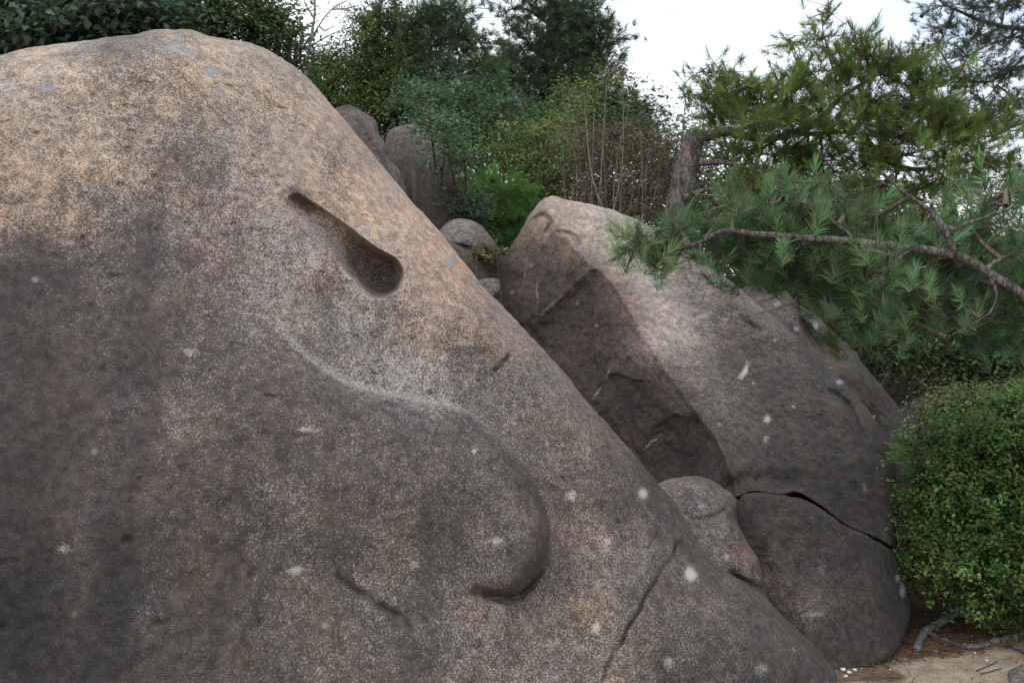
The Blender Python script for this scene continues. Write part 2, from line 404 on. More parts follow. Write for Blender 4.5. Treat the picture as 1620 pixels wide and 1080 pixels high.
# ---- A: the great foreground boulder
A_OUT = [(-640, 330), (-460, 190), (-220, 128), (-60, 98), (40, 78), (120, 66), (200, 56), (255, 47), (300, 48), (345, 60), (400, 70), (440, 88), (480, 118), (530, 172), (580, 232), (640, 305),
         (700, 372), (760, 446), (830, 522), (880, 576), (930, 636), (990, 705), (1040, 762), (1075, 806), (1110, 868), (1150, 902), (1200, 935), (1250, 985), (1300, 1035), (1335, 1090),
         (1345, 1180), (1200, 1330), (900, 1420), (400, 1560), (-100, 1650), (-600, 1500), (-820, 1000)]
CREASE = [(-200, 140), (60, 118), (180, 96), (250, 84), (320, 150), (400, 250), (470, 310), (560, 400), (640, 475), (720, 545), (800, 640), (900, 780), (960, 900), (1010, 1000)]
TONGUE = catmull([(330, 450), (430, 512), (480, 560), (545, 602), (610, 622), (665, 632), (740, 652), (795, 695), (835, 745), (862, 800), (872, 850), (860, 895), (838, 925), (815, 942), (790, 943), (768, 941), (750, 941)], 4)
POCKET = catmull([(468, 322), (500, 345), (540, 380), (575, 415), (602, 436)], 5)
CR1 = catmull([(1084, 846), (1070, 862), (1064, 880), (1046, 900), (1036, 922), (1020, 942), (1012, 965), (992, 994), (985, 1014), (966, 1042), (950, 1082)], 3)
CR2 = catmull([(530, 905), (560, 930), (590, 948), (610, 962), (640, 980), (655, 1000)], 4)
CR3 = catmull([(250, 84), (272, 100), (296, 128), (318, 146), (338, 176), (360, 196), (378, 226), (402, 248), (440, 290)], 3)
CR4 = [(780, 588), (792, 578), (806, 560)]
SEAMS = [(catmull([(985, 720), (975, 790), (985, 860), (1005, 910)], 4), 2.5, 0.006), (catmull([(400, 655), (470, 690), (520, 672), (585, 668)], 4), 3.5, 0.010), (catmull([(640, 745), (690, 760), (760, 790)], 4), 2.5, 0.006), (catmull([(240, 820), (300, 835), (380, 880), (430, 940)], 4), 3.0, 0.008),
         (catmull([(180, 700), (240, 760), (250, 840)], 4), 3.0, 0.006), (catmull([(500, 150), (540, 230), (600, 320), (650, 400)], 4), 2.5, 0.006), (catmull([(120, 130), (200, 200), (220, 300)], 4), 3, 0.006)]
def depthA(px, py, d):
    Y = 3.42+0.00100*(px-400)+(1080-py)*0.00098
    Y = Y+0.42*sst(0, -700, px-100)*0.6                     # turns away to the left
    Y = Y+0.30*sst(760, 1500, py)*sst(500, -200, px)        # undercut at the lower left
    Y = Y-0.36*sst(950, 1300, px)*sst(700, 1050, py)
    # surface right of the crease falls away faster
    dc, al, sd = pdist(px, py, CREASE)
    s = -sd*dc                                              # positive above / right of the crease
    Y = Y+0.0030*np.logaddexp(0, s/24.0)*24.0*0.55
    # large slow undulation
    Y = Y+0.05*np.sin(px/310.0+0.5)*np.cos(py/260.0)
    # pocket
    dp, ap, _ = pdist(px, py, POCKET)
    wd = 17+20*ap**1.4
    dep = 0.085+0.23*sst(0.4, 1.0, ap)
    k = np.clip(dp/wd, 0, 3)
    sp = pdist(px, py, POCKET)[2]
    ex = np.where(sp > 0, 1.2+4.3*sst(0.6, 1.0, ap), 3.6)
    Y = Y+dep*np.where(k < 1, (1-k**ex), 0)*1.0
    Y = Y+0.05*np.exp(-(np.clip(k-1, 0, 9)/0.5)**2)*np.where(k > 1, 1, 1)*0.6*(0.3+0.7*(1-ap))
    Y = Y+0.035*gauss(px, py, 482, 322, 15, 5, 30)
    # dished trough running from the pocket down round the tongue
    Y = Y+0.085*np.exp(-(pdist(px, py, catmull([(520, 490), (620, 560), (740, 600), (830, 680), (895, 790), (905, 900), (860, 1000)], 3))[0]/55)**2)
    # tongue shaped bulge
    dt, at_, st = pdist(px, py, TONGUE)
    ins = st > 0
    H = (0.14+0.02*sst(0.3, 0.9, at_))*sst(0.0, 0.25, at_)
    wt = 26-13*sst(0.3, 0.85, at_)
    yl = 941
    ff = 1-(1-sst(735, 850, px))*(1-sst(0, 210, yl-py))
    ff = np.where((px < 752) & (py > yl), 0, ff)
    poly_in = ins & (px < 900)
    lift = H*(1-np.exp(-dt/wt))*np.exp(-(dt/480.0)**2)*ff
    Y = Y-np.where(poly_in, lift, 0)
    # lower slope of the bulge fades into the wall left of its tip
    # undercut slot at the tip
    slot = catmull([(756, 936), (775, 943), (800, 946), (822, 940), (842, 918), (858, 892)], 3)
    ds, as_, _ = pdist(px, py, slot)
    Y = Y+0.10*np.exp(-(ds/7.5)**2)*np.sin(np.clip(as_, 0.02, 0.98)*math.pi)**0.5
    Y = Y+groove(px, py, CR1, 2.2, 0.02)+groove(px, py, CR2, 5, 0.022)*np.clip(0.6+0.9*vnoise(np.stack([px/22, py/22, px*0], -1), 4), 0, 1.4)+groove(px, py, CR3, 2.2, 0.003)+groove(px, py, CR4, 4, 0.02)
    Y = Y-groove(px, py, [(462, 684), (490, 679), (530, 672), (580, 670)], 7, 0.012)
    for k, (L, w_, d_) in enumerate(SEAMS): Y = Y+groove(px, py, L, w_, d_)
    pit = vnoise(world(px, py, Y)*26.0, 77); Y = Y+0.008*sst(0.62, 0.85, pit)
    return Y
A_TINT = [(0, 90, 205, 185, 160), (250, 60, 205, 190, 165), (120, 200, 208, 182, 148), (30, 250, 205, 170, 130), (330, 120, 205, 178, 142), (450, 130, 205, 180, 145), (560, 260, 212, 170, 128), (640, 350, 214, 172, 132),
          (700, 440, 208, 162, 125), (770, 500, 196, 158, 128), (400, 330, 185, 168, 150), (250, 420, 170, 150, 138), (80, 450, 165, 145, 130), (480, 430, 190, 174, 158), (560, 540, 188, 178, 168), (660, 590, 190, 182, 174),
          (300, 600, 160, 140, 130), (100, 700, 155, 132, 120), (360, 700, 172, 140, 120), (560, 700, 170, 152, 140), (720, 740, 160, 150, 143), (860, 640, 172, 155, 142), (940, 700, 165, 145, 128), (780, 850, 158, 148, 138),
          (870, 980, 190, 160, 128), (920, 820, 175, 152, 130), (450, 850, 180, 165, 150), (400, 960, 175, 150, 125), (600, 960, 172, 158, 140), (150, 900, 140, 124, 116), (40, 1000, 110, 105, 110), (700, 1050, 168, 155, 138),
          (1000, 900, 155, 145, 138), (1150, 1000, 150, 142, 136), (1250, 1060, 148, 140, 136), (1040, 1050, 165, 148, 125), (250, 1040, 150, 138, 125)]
A_CRUST_SHADE = [(15, 520, 1.12), (15, 800, 1.2), (60, 560, 1.0), (100, 620, .90), (160, 520, .78), (40, 420, .92), (250, 560, .78), (20, 640, 1.15), (230, 640, .74), (0, 90, .42), (100, 120, .35), (200, 85, .62), (280, 60, .45), (340, 110, .30), (60, 200, .22), (150, 210, .36), (40, 260, .30), (0, 330, .70), (120, 330, .62), (250, 180, .42), (300, 260, .62), (390, 230, .42), (450, 160, .40), (500, 200, .30),
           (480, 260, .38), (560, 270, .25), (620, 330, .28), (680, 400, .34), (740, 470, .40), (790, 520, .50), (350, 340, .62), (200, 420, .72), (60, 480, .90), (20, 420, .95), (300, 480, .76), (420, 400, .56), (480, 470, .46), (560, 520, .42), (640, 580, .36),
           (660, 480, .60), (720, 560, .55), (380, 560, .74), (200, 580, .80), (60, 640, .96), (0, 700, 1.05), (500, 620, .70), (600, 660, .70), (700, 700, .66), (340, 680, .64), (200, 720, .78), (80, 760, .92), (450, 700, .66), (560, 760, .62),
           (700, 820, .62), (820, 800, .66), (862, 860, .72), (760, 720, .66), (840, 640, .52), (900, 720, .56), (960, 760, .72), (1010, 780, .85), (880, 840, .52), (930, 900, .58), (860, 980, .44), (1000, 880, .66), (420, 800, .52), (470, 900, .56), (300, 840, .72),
           (150, 860, .90), (60, 900, 1.02), (30, 1000, 1.15), (150, 1040, 1.05), (300, 960, .80), (420, 1020, .66), (560, 980, .62), (680, 960, .60), (760, 1020, .56), (900, 1060, .60), (1050, 940, .70), (1080, 1040, .72), (1180, 980, .84), (1260, 1040, .90), (1130, 900, .85)]  # high values at left and lower left also paint in shade
A_PALE = [(905, 784, 13, 11, .75), (1016, 780, 10, 12, .85), (962, 855, 10, 8, .7), (785, 855, 16, 12, .6), (655, 892, 14, 12, .55), (468, 901, 16, 8, .8), (943, 992, 12, 12, .7), (1092, 908, 12, 15, .95), (910, 902, 14, 9, .4), (1058, 1048, 10, 14, .7),
          (1205, 1058, 20, 16, .5), (750, 712, 6, 9, .7), (932, 710, 6, 9, .5), (730, 542, 22, 9, .55), (490, 679, 24, 5, .75), (540, 672, 34, 4, .35), (120, 850, 0.1, 0.1, 0), (102, 868, 16, 12, .5), (300, 556, 20, 10, .55), (318, 536, 14, 8, .4), (495, 415, 20, 14, .5),
          (445, 320, 22, 12, .45), (560, 605, 26, 7, .45), (640, 628, 26, 6, .4), (690, 648, 24, 7, .4), (455, 535, 28, 8, .4), (418, 770, 30, 12, .38), (825, 975, 7, 18, .5), (645, 448, 5, 22, .45), (380, 484, 12, 8, .35), (480, 600, 18, 8, .3), (680, 745, 10, 16, .35),
          (230, 965, 22, 16, .3), (790, 762, 20, 30, .22), (1000, 1000, 8, 8, .4)]
A_BLUE = [(75, 140, 22, 12), (20, 150, 12, 8), (15, 128, 10, 7), (270, 75, 26, 14), (300, 82, 14, 10), (335, 115, 20, 8), (315, 62, 10, 5), (348, 150, 12, 9), (355, 175, 10, 7), (375, 190, 9, 6), (400, 135, 9, 9), (625, 298, 12, 8), (655, 375, 8, 6), (583, 367, 12, 9), (672, 382, 9, 7), (710, 418, 12, 7), (640, 360, 6, 5), (600, 322, 10, 8),
          (545, 300, 10, 8), (685, 452, 6, 5), (660, 610, 7, 6), (835, 545, 6, 8), (740, 505, 7, 6), (120, 245, 10, 6), (230, 316, 6, 5), (560, 285, 8, 6)]
def soft(px, py, lst):
    v = np.zeros(len(px))
    q = np.stack([px/11, py/11, px*0], -1); px, py = px+4.5*fbm(q, 4, 41, 0.7), py+4.5*fbm(q+31, 4, 43, 0.7)
    for t in lst:
        v = np.maximum(v, t[4]*(0.50*gauss(px, py, t[0], t[1], t[2]*1.5, t[3]*1.5)+0.80*gauss(px, py, t[0], t[1], t[2]*.7, t[3]*.7)))
    return v
def paintA(px, py, V):
    T = tone(idw(px, py, A_TINT), 0.84)
    cr = idw(px, py, A_CRUST_SHADE)[:, 0]
    # runs of water streaking down the wall
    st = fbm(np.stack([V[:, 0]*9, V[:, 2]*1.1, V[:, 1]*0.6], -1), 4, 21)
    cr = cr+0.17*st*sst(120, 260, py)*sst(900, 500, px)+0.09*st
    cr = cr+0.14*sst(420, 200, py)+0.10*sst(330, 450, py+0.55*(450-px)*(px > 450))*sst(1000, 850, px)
    # shade painted into the pocket and round the slot, pale rim of the pocket
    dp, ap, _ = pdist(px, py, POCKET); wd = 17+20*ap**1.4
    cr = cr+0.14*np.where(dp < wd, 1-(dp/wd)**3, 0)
    rim = np.exp(-((dp-wd-2)/4.0)**2)*sst(0.45, 0.8, ap)
    pale = np.maximum(soft(px, py, A_PALE), rim*0.75*np.clip(0.7+0.8*vnoise(V*14, 3), 0, 1))
    dt, at_, sd = pdist(px, py, TONGUE)
    pale = np.maximum(pale, 0.60*np.exp(-(np.where(sd > 0, dt*2.4, dt)/18)**2)*sst(0.9, 0.4, at_)*sst(0.02, 0.2, at_))  # painted highlight along the tongue's upper edge
    cr = cr+0.16*np.exp(-((dt-8)/14)**2)*(sd > 0)*sst(0.5, 0.8, at_)*(px > 740)  # shade painted inside the tongue's lower right edge
    for L, wdt in ((CR1, 2.4), (CR2, 4), (CR3, 2.4), (CR4, 3)):
        d, al, _ = pdist(px, py, L); k = np.sin(np.clip(al, 0, 1)*math.pi)**0.3
        cr = cr+0.8*np.exp(-(d/wdt)**2)*k*(0.22 if L is CR3 else 1)*np.clip(0.7+vnoise(np.stack([px/18, py/18, px*0], -1), 6), 0, 1.2)
    bl = np.zeros(len(px))
    q2 = np.stack([px/14, py/14, px*0], -1); wx, wy = px+10*fbm(q2, 3, 51, 0.6), py+10*fbm(q2+9, 3, 53, 0.6)
    for c in A_BLUE: bl = np.maximum(bl, (0.70 if c[2] > 11 else 0.55)*gauss(wx, wy, *c))
    return T, np.stack([cr, pale, bl], 1)
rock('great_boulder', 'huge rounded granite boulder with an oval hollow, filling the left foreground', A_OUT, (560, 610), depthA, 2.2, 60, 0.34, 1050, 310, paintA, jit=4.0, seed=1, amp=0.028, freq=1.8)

# ---- B: the pointed boulder on the right
B_OUT = [(868, 312), (900, 316), (950, 326), (1000, 344), (1050, 368), (1100, 400), (1150, 440), (1190, 475), (1235, 510), (1290, 560), (1340, 610), (1385, 665), (1412, 720), (1420, 780), (1418, 860), (1400, 940), (1380, 1040), (1300, 1090), (1150, 1050), (1020, 960), (900, 800), (800, 600),
         (765, 480), (778, 440), (800, 400), (825, 362), (838, 338)]
ARETE = catmull([(865, 330), (890, 372), (925, 410), (965, 445), (1000, 500), (1035, 560), (1070, 610), (1100, 650), (1135, 700), (1160, 760), (1175, 830)], 4)
BCRACK = catmull([(1166, 786), (1195, 776), (1235, 782), (1262, 778), (1300, 800), (1340, 832), (1380, 848), (1408, 862), (1440, 872)], 4)
def depthB(px, py, d):
    # right face
    Yr = 5.25+(860-py)*0.0036+(px-1150)*0.0008
    da, al, sa = pdist(px, py, ARETE)
    left = sa > 0                                       # picture axes: positive side = left/below the arete when going down
    Y = Yr+np.where(left, 0.0042*da+0.03*(1-np.exp(-da/10)), 0)
    Y = Y-0.0*da
    # pale shoulder strip right of the arete, then a shallow trough
    Y = Y+0.07*np.exp(-((da-95)/40)**2)*(~left)*sst(0.1, 0.4, al)
    # secondary lip in the shaded face
    lip = catmull([(1005, 708), (1040, 672), (1080, 652), (1115, 668), (1140, 705), (1160, 765)], 4)
    dl, all_, sl = pdist(px, py, lip)
    Y = Y+np.where((sl > 0), 0.045*(1-np.exp(-dl/14))*np.exp(-(dl/90)**2)*np.sin(np.clip(all_, 0, 1)*math.pi)**0.7, 0)
    dl2, a2, s2 = pdist(px, py, catmull([(845, 510), (880, 480), (920, 440), (950, 425), (985, 470)], 4))
    Y = Y+np.where(s2 > 0, 0.09*(1-np.exp(-dl2/16))*np.exp(-(dl2/110)**2)*np.sin(np.clip(a2, 0, 1)*math.pi)**0.7, 0)
    dl3, a3, s3 = pdist(px, py, catmull([(935, 630), (965, 590), (1010, 600), (1050, 600)], 4))
    Y = Y+np.where(s3 > 0, 0.05*(1-np.exp(-dl3/12))*np.exp(-(dl3/60)**2)*np.sin(np.clip(a3, 0, 1)*math.pi)**0.8, 0)
    # top slab edges
    Y = Y+groove(px, py, [(838, 350), (860, 340), (872, 352), (862, 372)], 4, 0.05)+groove(px, py, catmull([(880, 366), (905, 372), (915, 385), (918, 402)], 3), 4, 0.04)
    # oblique joint near the right side
    Y = Y+groove(px, py, catmull([(1300, 615), (1340, 640), (1362, 690), (1400, 730), (1425, 752)], 4), 7, 0.09)
    dj, aj, sj = pdist(px, py, [(1240, 500), (1300, 615), (1362, 690), (1425, 752)])
    Y = Y+np.where(sj < 0, 0.12*(1-np.exp(-dj/10)), 0)*sst(0.05, 0.3, aj)
    # below the crack the rock is missing: the split block fills it
    dcr, ac, sc = pdist(px, py, BCRACK)
    under = (sc > 0) & (px > 1150)
    Y = Y+np.where(under, 0.45*(1-np.exp(-dcr/7.0)), 0)
    Y = Y+0.08*np.exp(-((dcr-16)/18)**2)*np.where(sc < 0, 1, 0)*sst(0.5, 0.1, ac)*(px > 1100)
    return Y
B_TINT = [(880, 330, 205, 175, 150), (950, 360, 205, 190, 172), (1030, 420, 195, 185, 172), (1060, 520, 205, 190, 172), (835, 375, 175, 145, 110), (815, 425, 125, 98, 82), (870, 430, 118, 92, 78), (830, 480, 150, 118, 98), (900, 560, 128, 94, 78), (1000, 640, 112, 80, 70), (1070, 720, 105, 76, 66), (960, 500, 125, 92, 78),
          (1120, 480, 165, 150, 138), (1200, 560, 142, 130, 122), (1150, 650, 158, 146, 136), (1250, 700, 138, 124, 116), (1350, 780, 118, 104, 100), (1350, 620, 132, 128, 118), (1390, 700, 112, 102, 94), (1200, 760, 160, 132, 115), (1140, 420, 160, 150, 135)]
B_CRUST_LIGHT = [(920, 350, .18), (1000, 440, .16), (1020, 470, .12), (1045, 505, .14), (970, 400, .22), (1110, 470, .5), (1190, 500, .6), (1085, 560, .45), (1180, 520, .72), (1230, 600, .85), (1300, 700, .93), (1200, 640, .78), (880, 330, .32), (858, 372, .42), (950, 360, .48), (1000, 400, .50), (1090, 440, .66), (1150, 500, .66), (830, 400, .62), (815, 430, .80), (860, 410, .74), (890, 430, .78), (800, 460, .9), (870, 460, .84), (830, 500, .88), (900, 500, .85), (960, 480, .88), (920, 600, .92), (1000, 640, 1.0), (1080, 720, 1.02), (1200, 580, .84),
           (1150, 640, .62), (1120, 600, .64), (1280, 640, .92), (1250, 760, .90), (1350, 780, 1.02), (1330, 620, .86), (1400, 700, 1.02), (1180, 740, .75), (1060, 380, .58)]  # low values along the arete paint in its highlight
B_PALE = [(1177, 588, 6, 20, .95, 28), (1112, 500, 24, 8, .62, -25), (1214, 662, 7, 9, .95, 0), (1212, 696, 7, 9, .62, 0), (915, 475, 3, 12, .5, 25), (850, 465, 3, 42, .5, 0), (1062, 530, 16, 16, .42, 0), (1000, 440, 40, 9, .25, 50), (1030, 490, 50, 11, .36, 55), (945, 620, 3, 18, .6, 35), (962, 590, 3, 20, .6, 28),
          (1085, 656, 24, 4, .55, 15), (1030, 700, 22, 3, .6, -40), (1368, 770, 4, 14, .5, -10), (1092, 680, 6, 10, .3, 0), (868, 486, 5, 34, .5, 48), (1095, 600, 8, 16, .4, -40), (905, 345, 12, 8, .35, 0), (1290, 800, 30, 4, .4, 32), (1135, 690, 6, 30, .3, -30)]
B_BLUE = [(1148, 505, 7, 4), (1198, 522, 5, 4), (1226, 538, 4, 5), (1328, 604, 9, 6)]
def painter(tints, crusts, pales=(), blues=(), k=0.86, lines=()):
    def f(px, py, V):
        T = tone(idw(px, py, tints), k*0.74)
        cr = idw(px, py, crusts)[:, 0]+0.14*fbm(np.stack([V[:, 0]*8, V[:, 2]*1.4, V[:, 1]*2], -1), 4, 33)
        pl = np.zeros(len(px))
        q_ = np.stack([px/11, py/11, px*0], -1); ox, oy = px, py; px, py = px+4*fbm(q_, 4, 41, 0.7), py+4*fbm(q_+31, 4, 43, 0.7)
        for t in pales: pl = np.maximum(pl, t[4]*gauss(px, py, t[0], t[1], t[2], t[3], t[5] if len(t) > 5 else 0))
        bl = np.zeros(len(px))
        px, py = ox, oy
        for t in blues: bl = np.maximum(bl, 0.72*gauss(px, py, *t))
        for L, wdt, s in lines:
            d, al, _ = pdist(px, py, L); cr = cr+s*np.exp(-(d/wdt)**2)
        return T, np.stack([cr, pl, bl], 1)
    return f
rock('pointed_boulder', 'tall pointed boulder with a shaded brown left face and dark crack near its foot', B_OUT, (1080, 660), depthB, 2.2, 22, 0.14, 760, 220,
     painter(B_TINT, B_CRUST_LIGHT, B_PALE, B_BLUE, 1.05), jit=5.0, seed=2, amp=0.075, freq=2.1)

# ---- D: the block split off below the crack
D_OUT = [(1168, 792), (1195, 779), (1232, 784), (1268, 787), (1292, 799), (1315, 816), (1340, 834), (1380, 852), (1408, 868), (1425, 900), (1440, 950), (1436, 990), (1418, 1030), (1385, 1058), (1340, 1066), (1240, 1080), (1190, 1010), (1180, 930), (1172, 860)]
def depthD(px, py, d):
    Y = 4.98+(960-py)*0.0013+(px-1300)*0.0010
    dd, aa, ss = pdist(px, py, catmull([(1180, 800), (1215, 860), (1250, 930), (1275, 1000), (1290, 1060)], 4))
    Y = Y+np.where(ss > 0, 0.0036*dd, 0)+0.005*np.clip(px-1388+0.25*(960-py), 0, 99)+groove(px, py, catmull([(1230, 850), (1262, 900), (1250, 960)], 3), 3, 0.015)
    Y = Y+0.05*gauss(px, py, 1270, 880, 60, 30, 40)-0.04*gauss(px, py, 1290, 960, 30, 20)
    return Y
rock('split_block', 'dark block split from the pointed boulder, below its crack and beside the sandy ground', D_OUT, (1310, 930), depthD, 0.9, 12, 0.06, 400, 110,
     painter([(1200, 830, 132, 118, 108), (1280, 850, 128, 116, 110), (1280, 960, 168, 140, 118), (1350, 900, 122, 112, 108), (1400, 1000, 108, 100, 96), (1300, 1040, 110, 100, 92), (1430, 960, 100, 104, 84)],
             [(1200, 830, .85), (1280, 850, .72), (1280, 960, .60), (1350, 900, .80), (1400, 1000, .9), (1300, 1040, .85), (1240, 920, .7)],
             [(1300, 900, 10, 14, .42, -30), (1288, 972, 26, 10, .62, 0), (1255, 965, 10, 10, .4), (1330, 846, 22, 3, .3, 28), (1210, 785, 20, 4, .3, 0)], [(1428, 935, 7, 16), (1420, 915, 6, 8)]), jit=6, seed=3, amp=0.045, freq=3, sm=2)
# ---- C: small boulder wedged between the two
C_OUT = [(1042, 764), (1070, 754), (1100, 752), (1130, 762), (1158, 780), (1172, 800), (1180, 835), (1195, 868), (1208, 905), (1216, 940), (1220, 990), (1150, 1010), (1060, 960), (1000, 850), (1010, 790)]
def depthC(px, py, d):
    Y = 4.86+(900-py)*0.0022+(px-1100)*0.0004
    Y = Y+groove(px, py, catmull([(1075, 815), (1105, 822), (1140, 812), (1150, 800)], 3), 5, 0.03)
    Y = Y+groove(px, py, catmull([(1150, 905), (1180, 922), (1212, 935)], 3), 7, 0.07)
    return Y
rock('wedged_boulder', 'small rounded boulder wedged between the huge boulder and the split block', C_OUT, (1110, 870), depthC, 0.55, 34, 0.22, 300, 85,
     painter([(1080, 780, 178, 166, 155), (1120, 850, 168, 158, 152), (1150, 800, 165, 150, 138), (1190, 880, 185, 140, 108), (1180, 920, 150, 135, 125)], [(1080, 780, .55), (1120, 850, .6), (1150, 800, .6), (1190, 880, .5), (1180, 930, .9)],
             [(1075, 770, 16, 9, .3)], [(1110, 800, 9, 7), (1150, 880, 8, 8)]), jit=5, seed=4, amp=0.05, freq=4, sm=3)

# ---- G: ridge of rock behind the pointed boulder's right shoulder
G_OUT = [(1172, 462), (1190, 447), (1215, 446), (1245, 460), (1262, 480), (1290, 495), (1320, 525), (1355, 560), (1390, 605), (1420, 640), (1440, 680), (1445, 760), (1400, 860), (1250, 820), (1150, 640), (1150, 520)]
def depthG(px, py, d): return 6.45+(760-py)*0.0032+0.10*np.sin((px+py)/40.0)+groove(px, py, [(1255, 470), (1262, 500), (1300, 560)], 7, 0.12)
rock('ridge_boulder', 'grey lichened boulder behind the right shoulder of the pointed boulder', G_OUT, (1290, 650), depthG, 1.2, 26, 0.2, 320, 80,
     painter([(1220, 470, 165, 160, 150), (1300, 540, 150, 148, 136), (1380, 620, 120, 120, 96), (1420, 700, 100, 96, 84)], [(1220, 470, .7), (1300, 540, .74), (1380, 620, .85), (1420, 700, 1.0)], [(1205, 455, 14, 6, .4)],
             [(1230, 480, 9, 6), (1290, 515, 8, 10), (1330, 560, 8, 8), (1260, 520, 8, 6)]), jit=7, seed=5, amp=0.07, freq=2.6)
# ---- dark rock in the hollow behind the bush
H_OUT = [(1415, 660), (1432, 635), (1460, 618), (1495, 612), (1520, 625), (1535, 660), (1540, 760), (1400, 780)]
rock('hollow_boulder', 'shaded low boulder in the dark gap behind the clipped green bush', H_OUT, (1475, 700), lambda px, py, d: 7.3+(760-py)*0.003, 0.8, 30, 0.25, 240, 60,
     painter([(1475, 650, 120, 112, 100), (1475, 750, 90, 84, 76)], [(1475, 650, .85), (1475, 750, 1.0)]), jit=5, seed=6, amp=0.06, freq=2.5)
# ---- E: two slabs behind the ridge of the great boulder
rock('leaning_slab', 'leaning grey slab just behind the great boulder\'s ridge, left of the tall dark slab',
     [(520, 190), (536, 170), (556, 167), (580, 178), (596, 192), (602, 212), (613, 232), (616, 252), (632, 268), (640, 290), (655, 325), (700, 400), (680, 480), (560, 480), (480, 300)], (590, 330),
     lambda px, py, d: 6.6+(400-py)*0.004+(px-600)*0.002+groove(px, py, [(560, 185), (590, 235), (630, 300)], 6, 0.05), 0.9, 16, 0.11, 280, 72,
     painter([(560, 190, 165, 152, 140), (610, 260, 158, 146, 138), (640, 320, 140, 128, 120)], [(560, 190, .72), (610, 260, .66), (640, 320, .8)], [(600, 225, 8, 14, .25, -30)]), jit=5, seed=7, amp=0.07, freq=2.5)
rock('rear_slab', 'tall dark slab with a pale vertical streak, half hidden behind the great boulder',
     [(610, 222), (616, 207), (634, 200), (660, 199), (684, 206), (706, 236), (724, 285), (738, 330), (748, 390), (740, 430), (690, 520), (600, 480), (590, 330), (605, 260)], (665, 340),
     lambda px, py, d: 7.5+(400-py)*0.003+0.0035*np.abs(px-652)+groove(px, py, [(650, 200), (656, 280), (658, 420)], 7, -0.05), 1.0, 18, 0.14, 280, 72,
     painter([(650, 220, 158, 148, 138), (660, 280, 150, 138, 128), (700, 320, 118, 98, 88), (640, 330, 120, 106, 98)], [(650, 220, .62), (655, 280, .66), (700, 320, .98), (625, 300, .9)], [(652, 260, 5, 60, .32, -4), (655, 330, 4, 40, .28)]), jit=4, seed=8, amp=0.05, freq=2.2)
# ---- small rocks in the notch
rock('notch_stone', 'smooth rounded stone resting on top of the pile in the notch between the large boulders',
     [(698, 362), (715, 348), (735, 346), (758, 354), (776, 372), (788, 392), (785, 402), (760, 398), (735, 390), (705, 388), (690, 380)], (738, 375),
     lambda px, py, d: 7.0+(400-py)*0.006, 0.35, 16, 0.12, 170, 40, painter([(738, 360, 175, 165, 150), (760, 390, 150, 140, 122)], [(738, 360, .52), (760, 392, .7)], [(716, 352, 6, 5, .5)]), jit=2.5, seed=9, amp=0.03, freq=5, cat='stone')
rock('notch_stone', 'flat slanted stone under the rounded stone, against the great boulder\'s ridge',
     [(700, 384), (725, 388), (745, 400), (762, 420), (775, 442), (780, 520), (770, 640), (700, 640), (680, 480), (690, 420)], (735, 430),
     lambda px, py, d: 6.85+(450-py)*0.003, 0.3, 12, 0.08, 140, 34, painter([(735, 410, 150, 138, 122)], [(735, 410, .8)]), jit=2.5, seed=10, amp=0.03, freq=5, cat='stone')
rock('notch_stone', 'small dark stone with moss, nearest the pointed boulder\'s left edge in the notch',
     [(752, 402), (772, 405), (790, 400), (804, 412), (806, 436), (815, 520), (800, 640), (750, 640), (744, 520), (748, 430)], (778, 432),
     lambda px, py, d: 7.1+(450-py)*0.003, 0.3, 12, 0.08, 140, 34, painter([(778, 420, 132, 124, 102)], [(778, 420, .9)]), jit=3, seed=11, amp=0.04, freq=5, cat='stone')
rock('notch_stone', 'pale little stone at the bottom of the notch between the large boulders',
     [(752, 448), (764, 441), (780, 440), (790, 444), (790, 462), (770, 475), (755, 466)], (772, 456), lambda px, py, d: 6.6+(450-py)*0.003, 0.2, 8, 0.06, 120, 30,
     painter([(778, 450, 160, 150, 135)], [(778, 450, .6)]), jit=2, seed=12, amp=0.02, freq=6, cat='stone')
# ---- corner stone, lower right
rock('corner_stone', 'low grey stone in the lower right corner of the sandy ground',
     [(1594, 1068), (1604, 1056), (1622, 1050), (1660, 1052), (1700, 1075), (1690, 1120), (1610, 1125)], (1645, 1090), lambda px, py, d: 4.62+(1080-py)*0.004, 0.3, 14, 0.06, 160, 40,
     painter([(1620, 1065, 150, 148, 140)], [(1620, 1065, .6)]), jit=3, seed=13, amp=0.02, freq=6, cat='stone')

# ------------------------------------------------------------------ foliage
def unit(v): return v/(np.linalg.norm(v, axis=-1, keepdims=True)+1e-9)
def vary(base, n, dv=0.25, dh=0.12):
    c = np.array(base)[None]*(1+dv*rng.normal(size=(n, 1)))*(1+dh*rng.normal(size=(n, 3)))
    return np.clip(c, 0.004, 1)
def leaves(mb, pos, nrm, size, aspect, C, curl=0.15):
    """kite shaped folded leaves, two triangles each"""
    n = len(pos); nrm = unit(nrm); t = unit(np.cross(nrm, rng.normal(size=(n, 3)))); s = np.cross(nrm, t)
    L = (np.asarray(size)*rng.uniform(0.7, 1.25, n))[:, None]; Wd = L*aspect*rng.uniform(0.8, 1.15, (n, 1))
    a = pos; b = pos+t*L; fold = nrm*L*curl
    c = pos+t*L*0.45+s*Wd/2+fold; d = pos+t*L*0.45-s*Wd/2+fold
    V = np.stack([a, c, b, d], 1).reshape(-1, 3)
    i = np.arange(n)[:, None]*4
    T = np.concatenate([i+np.array([[0, 1, 2]]), i+np.array([[0, 2, 3]])])
    mb.add(V, T, None, np.repeat(C, 4, 0))
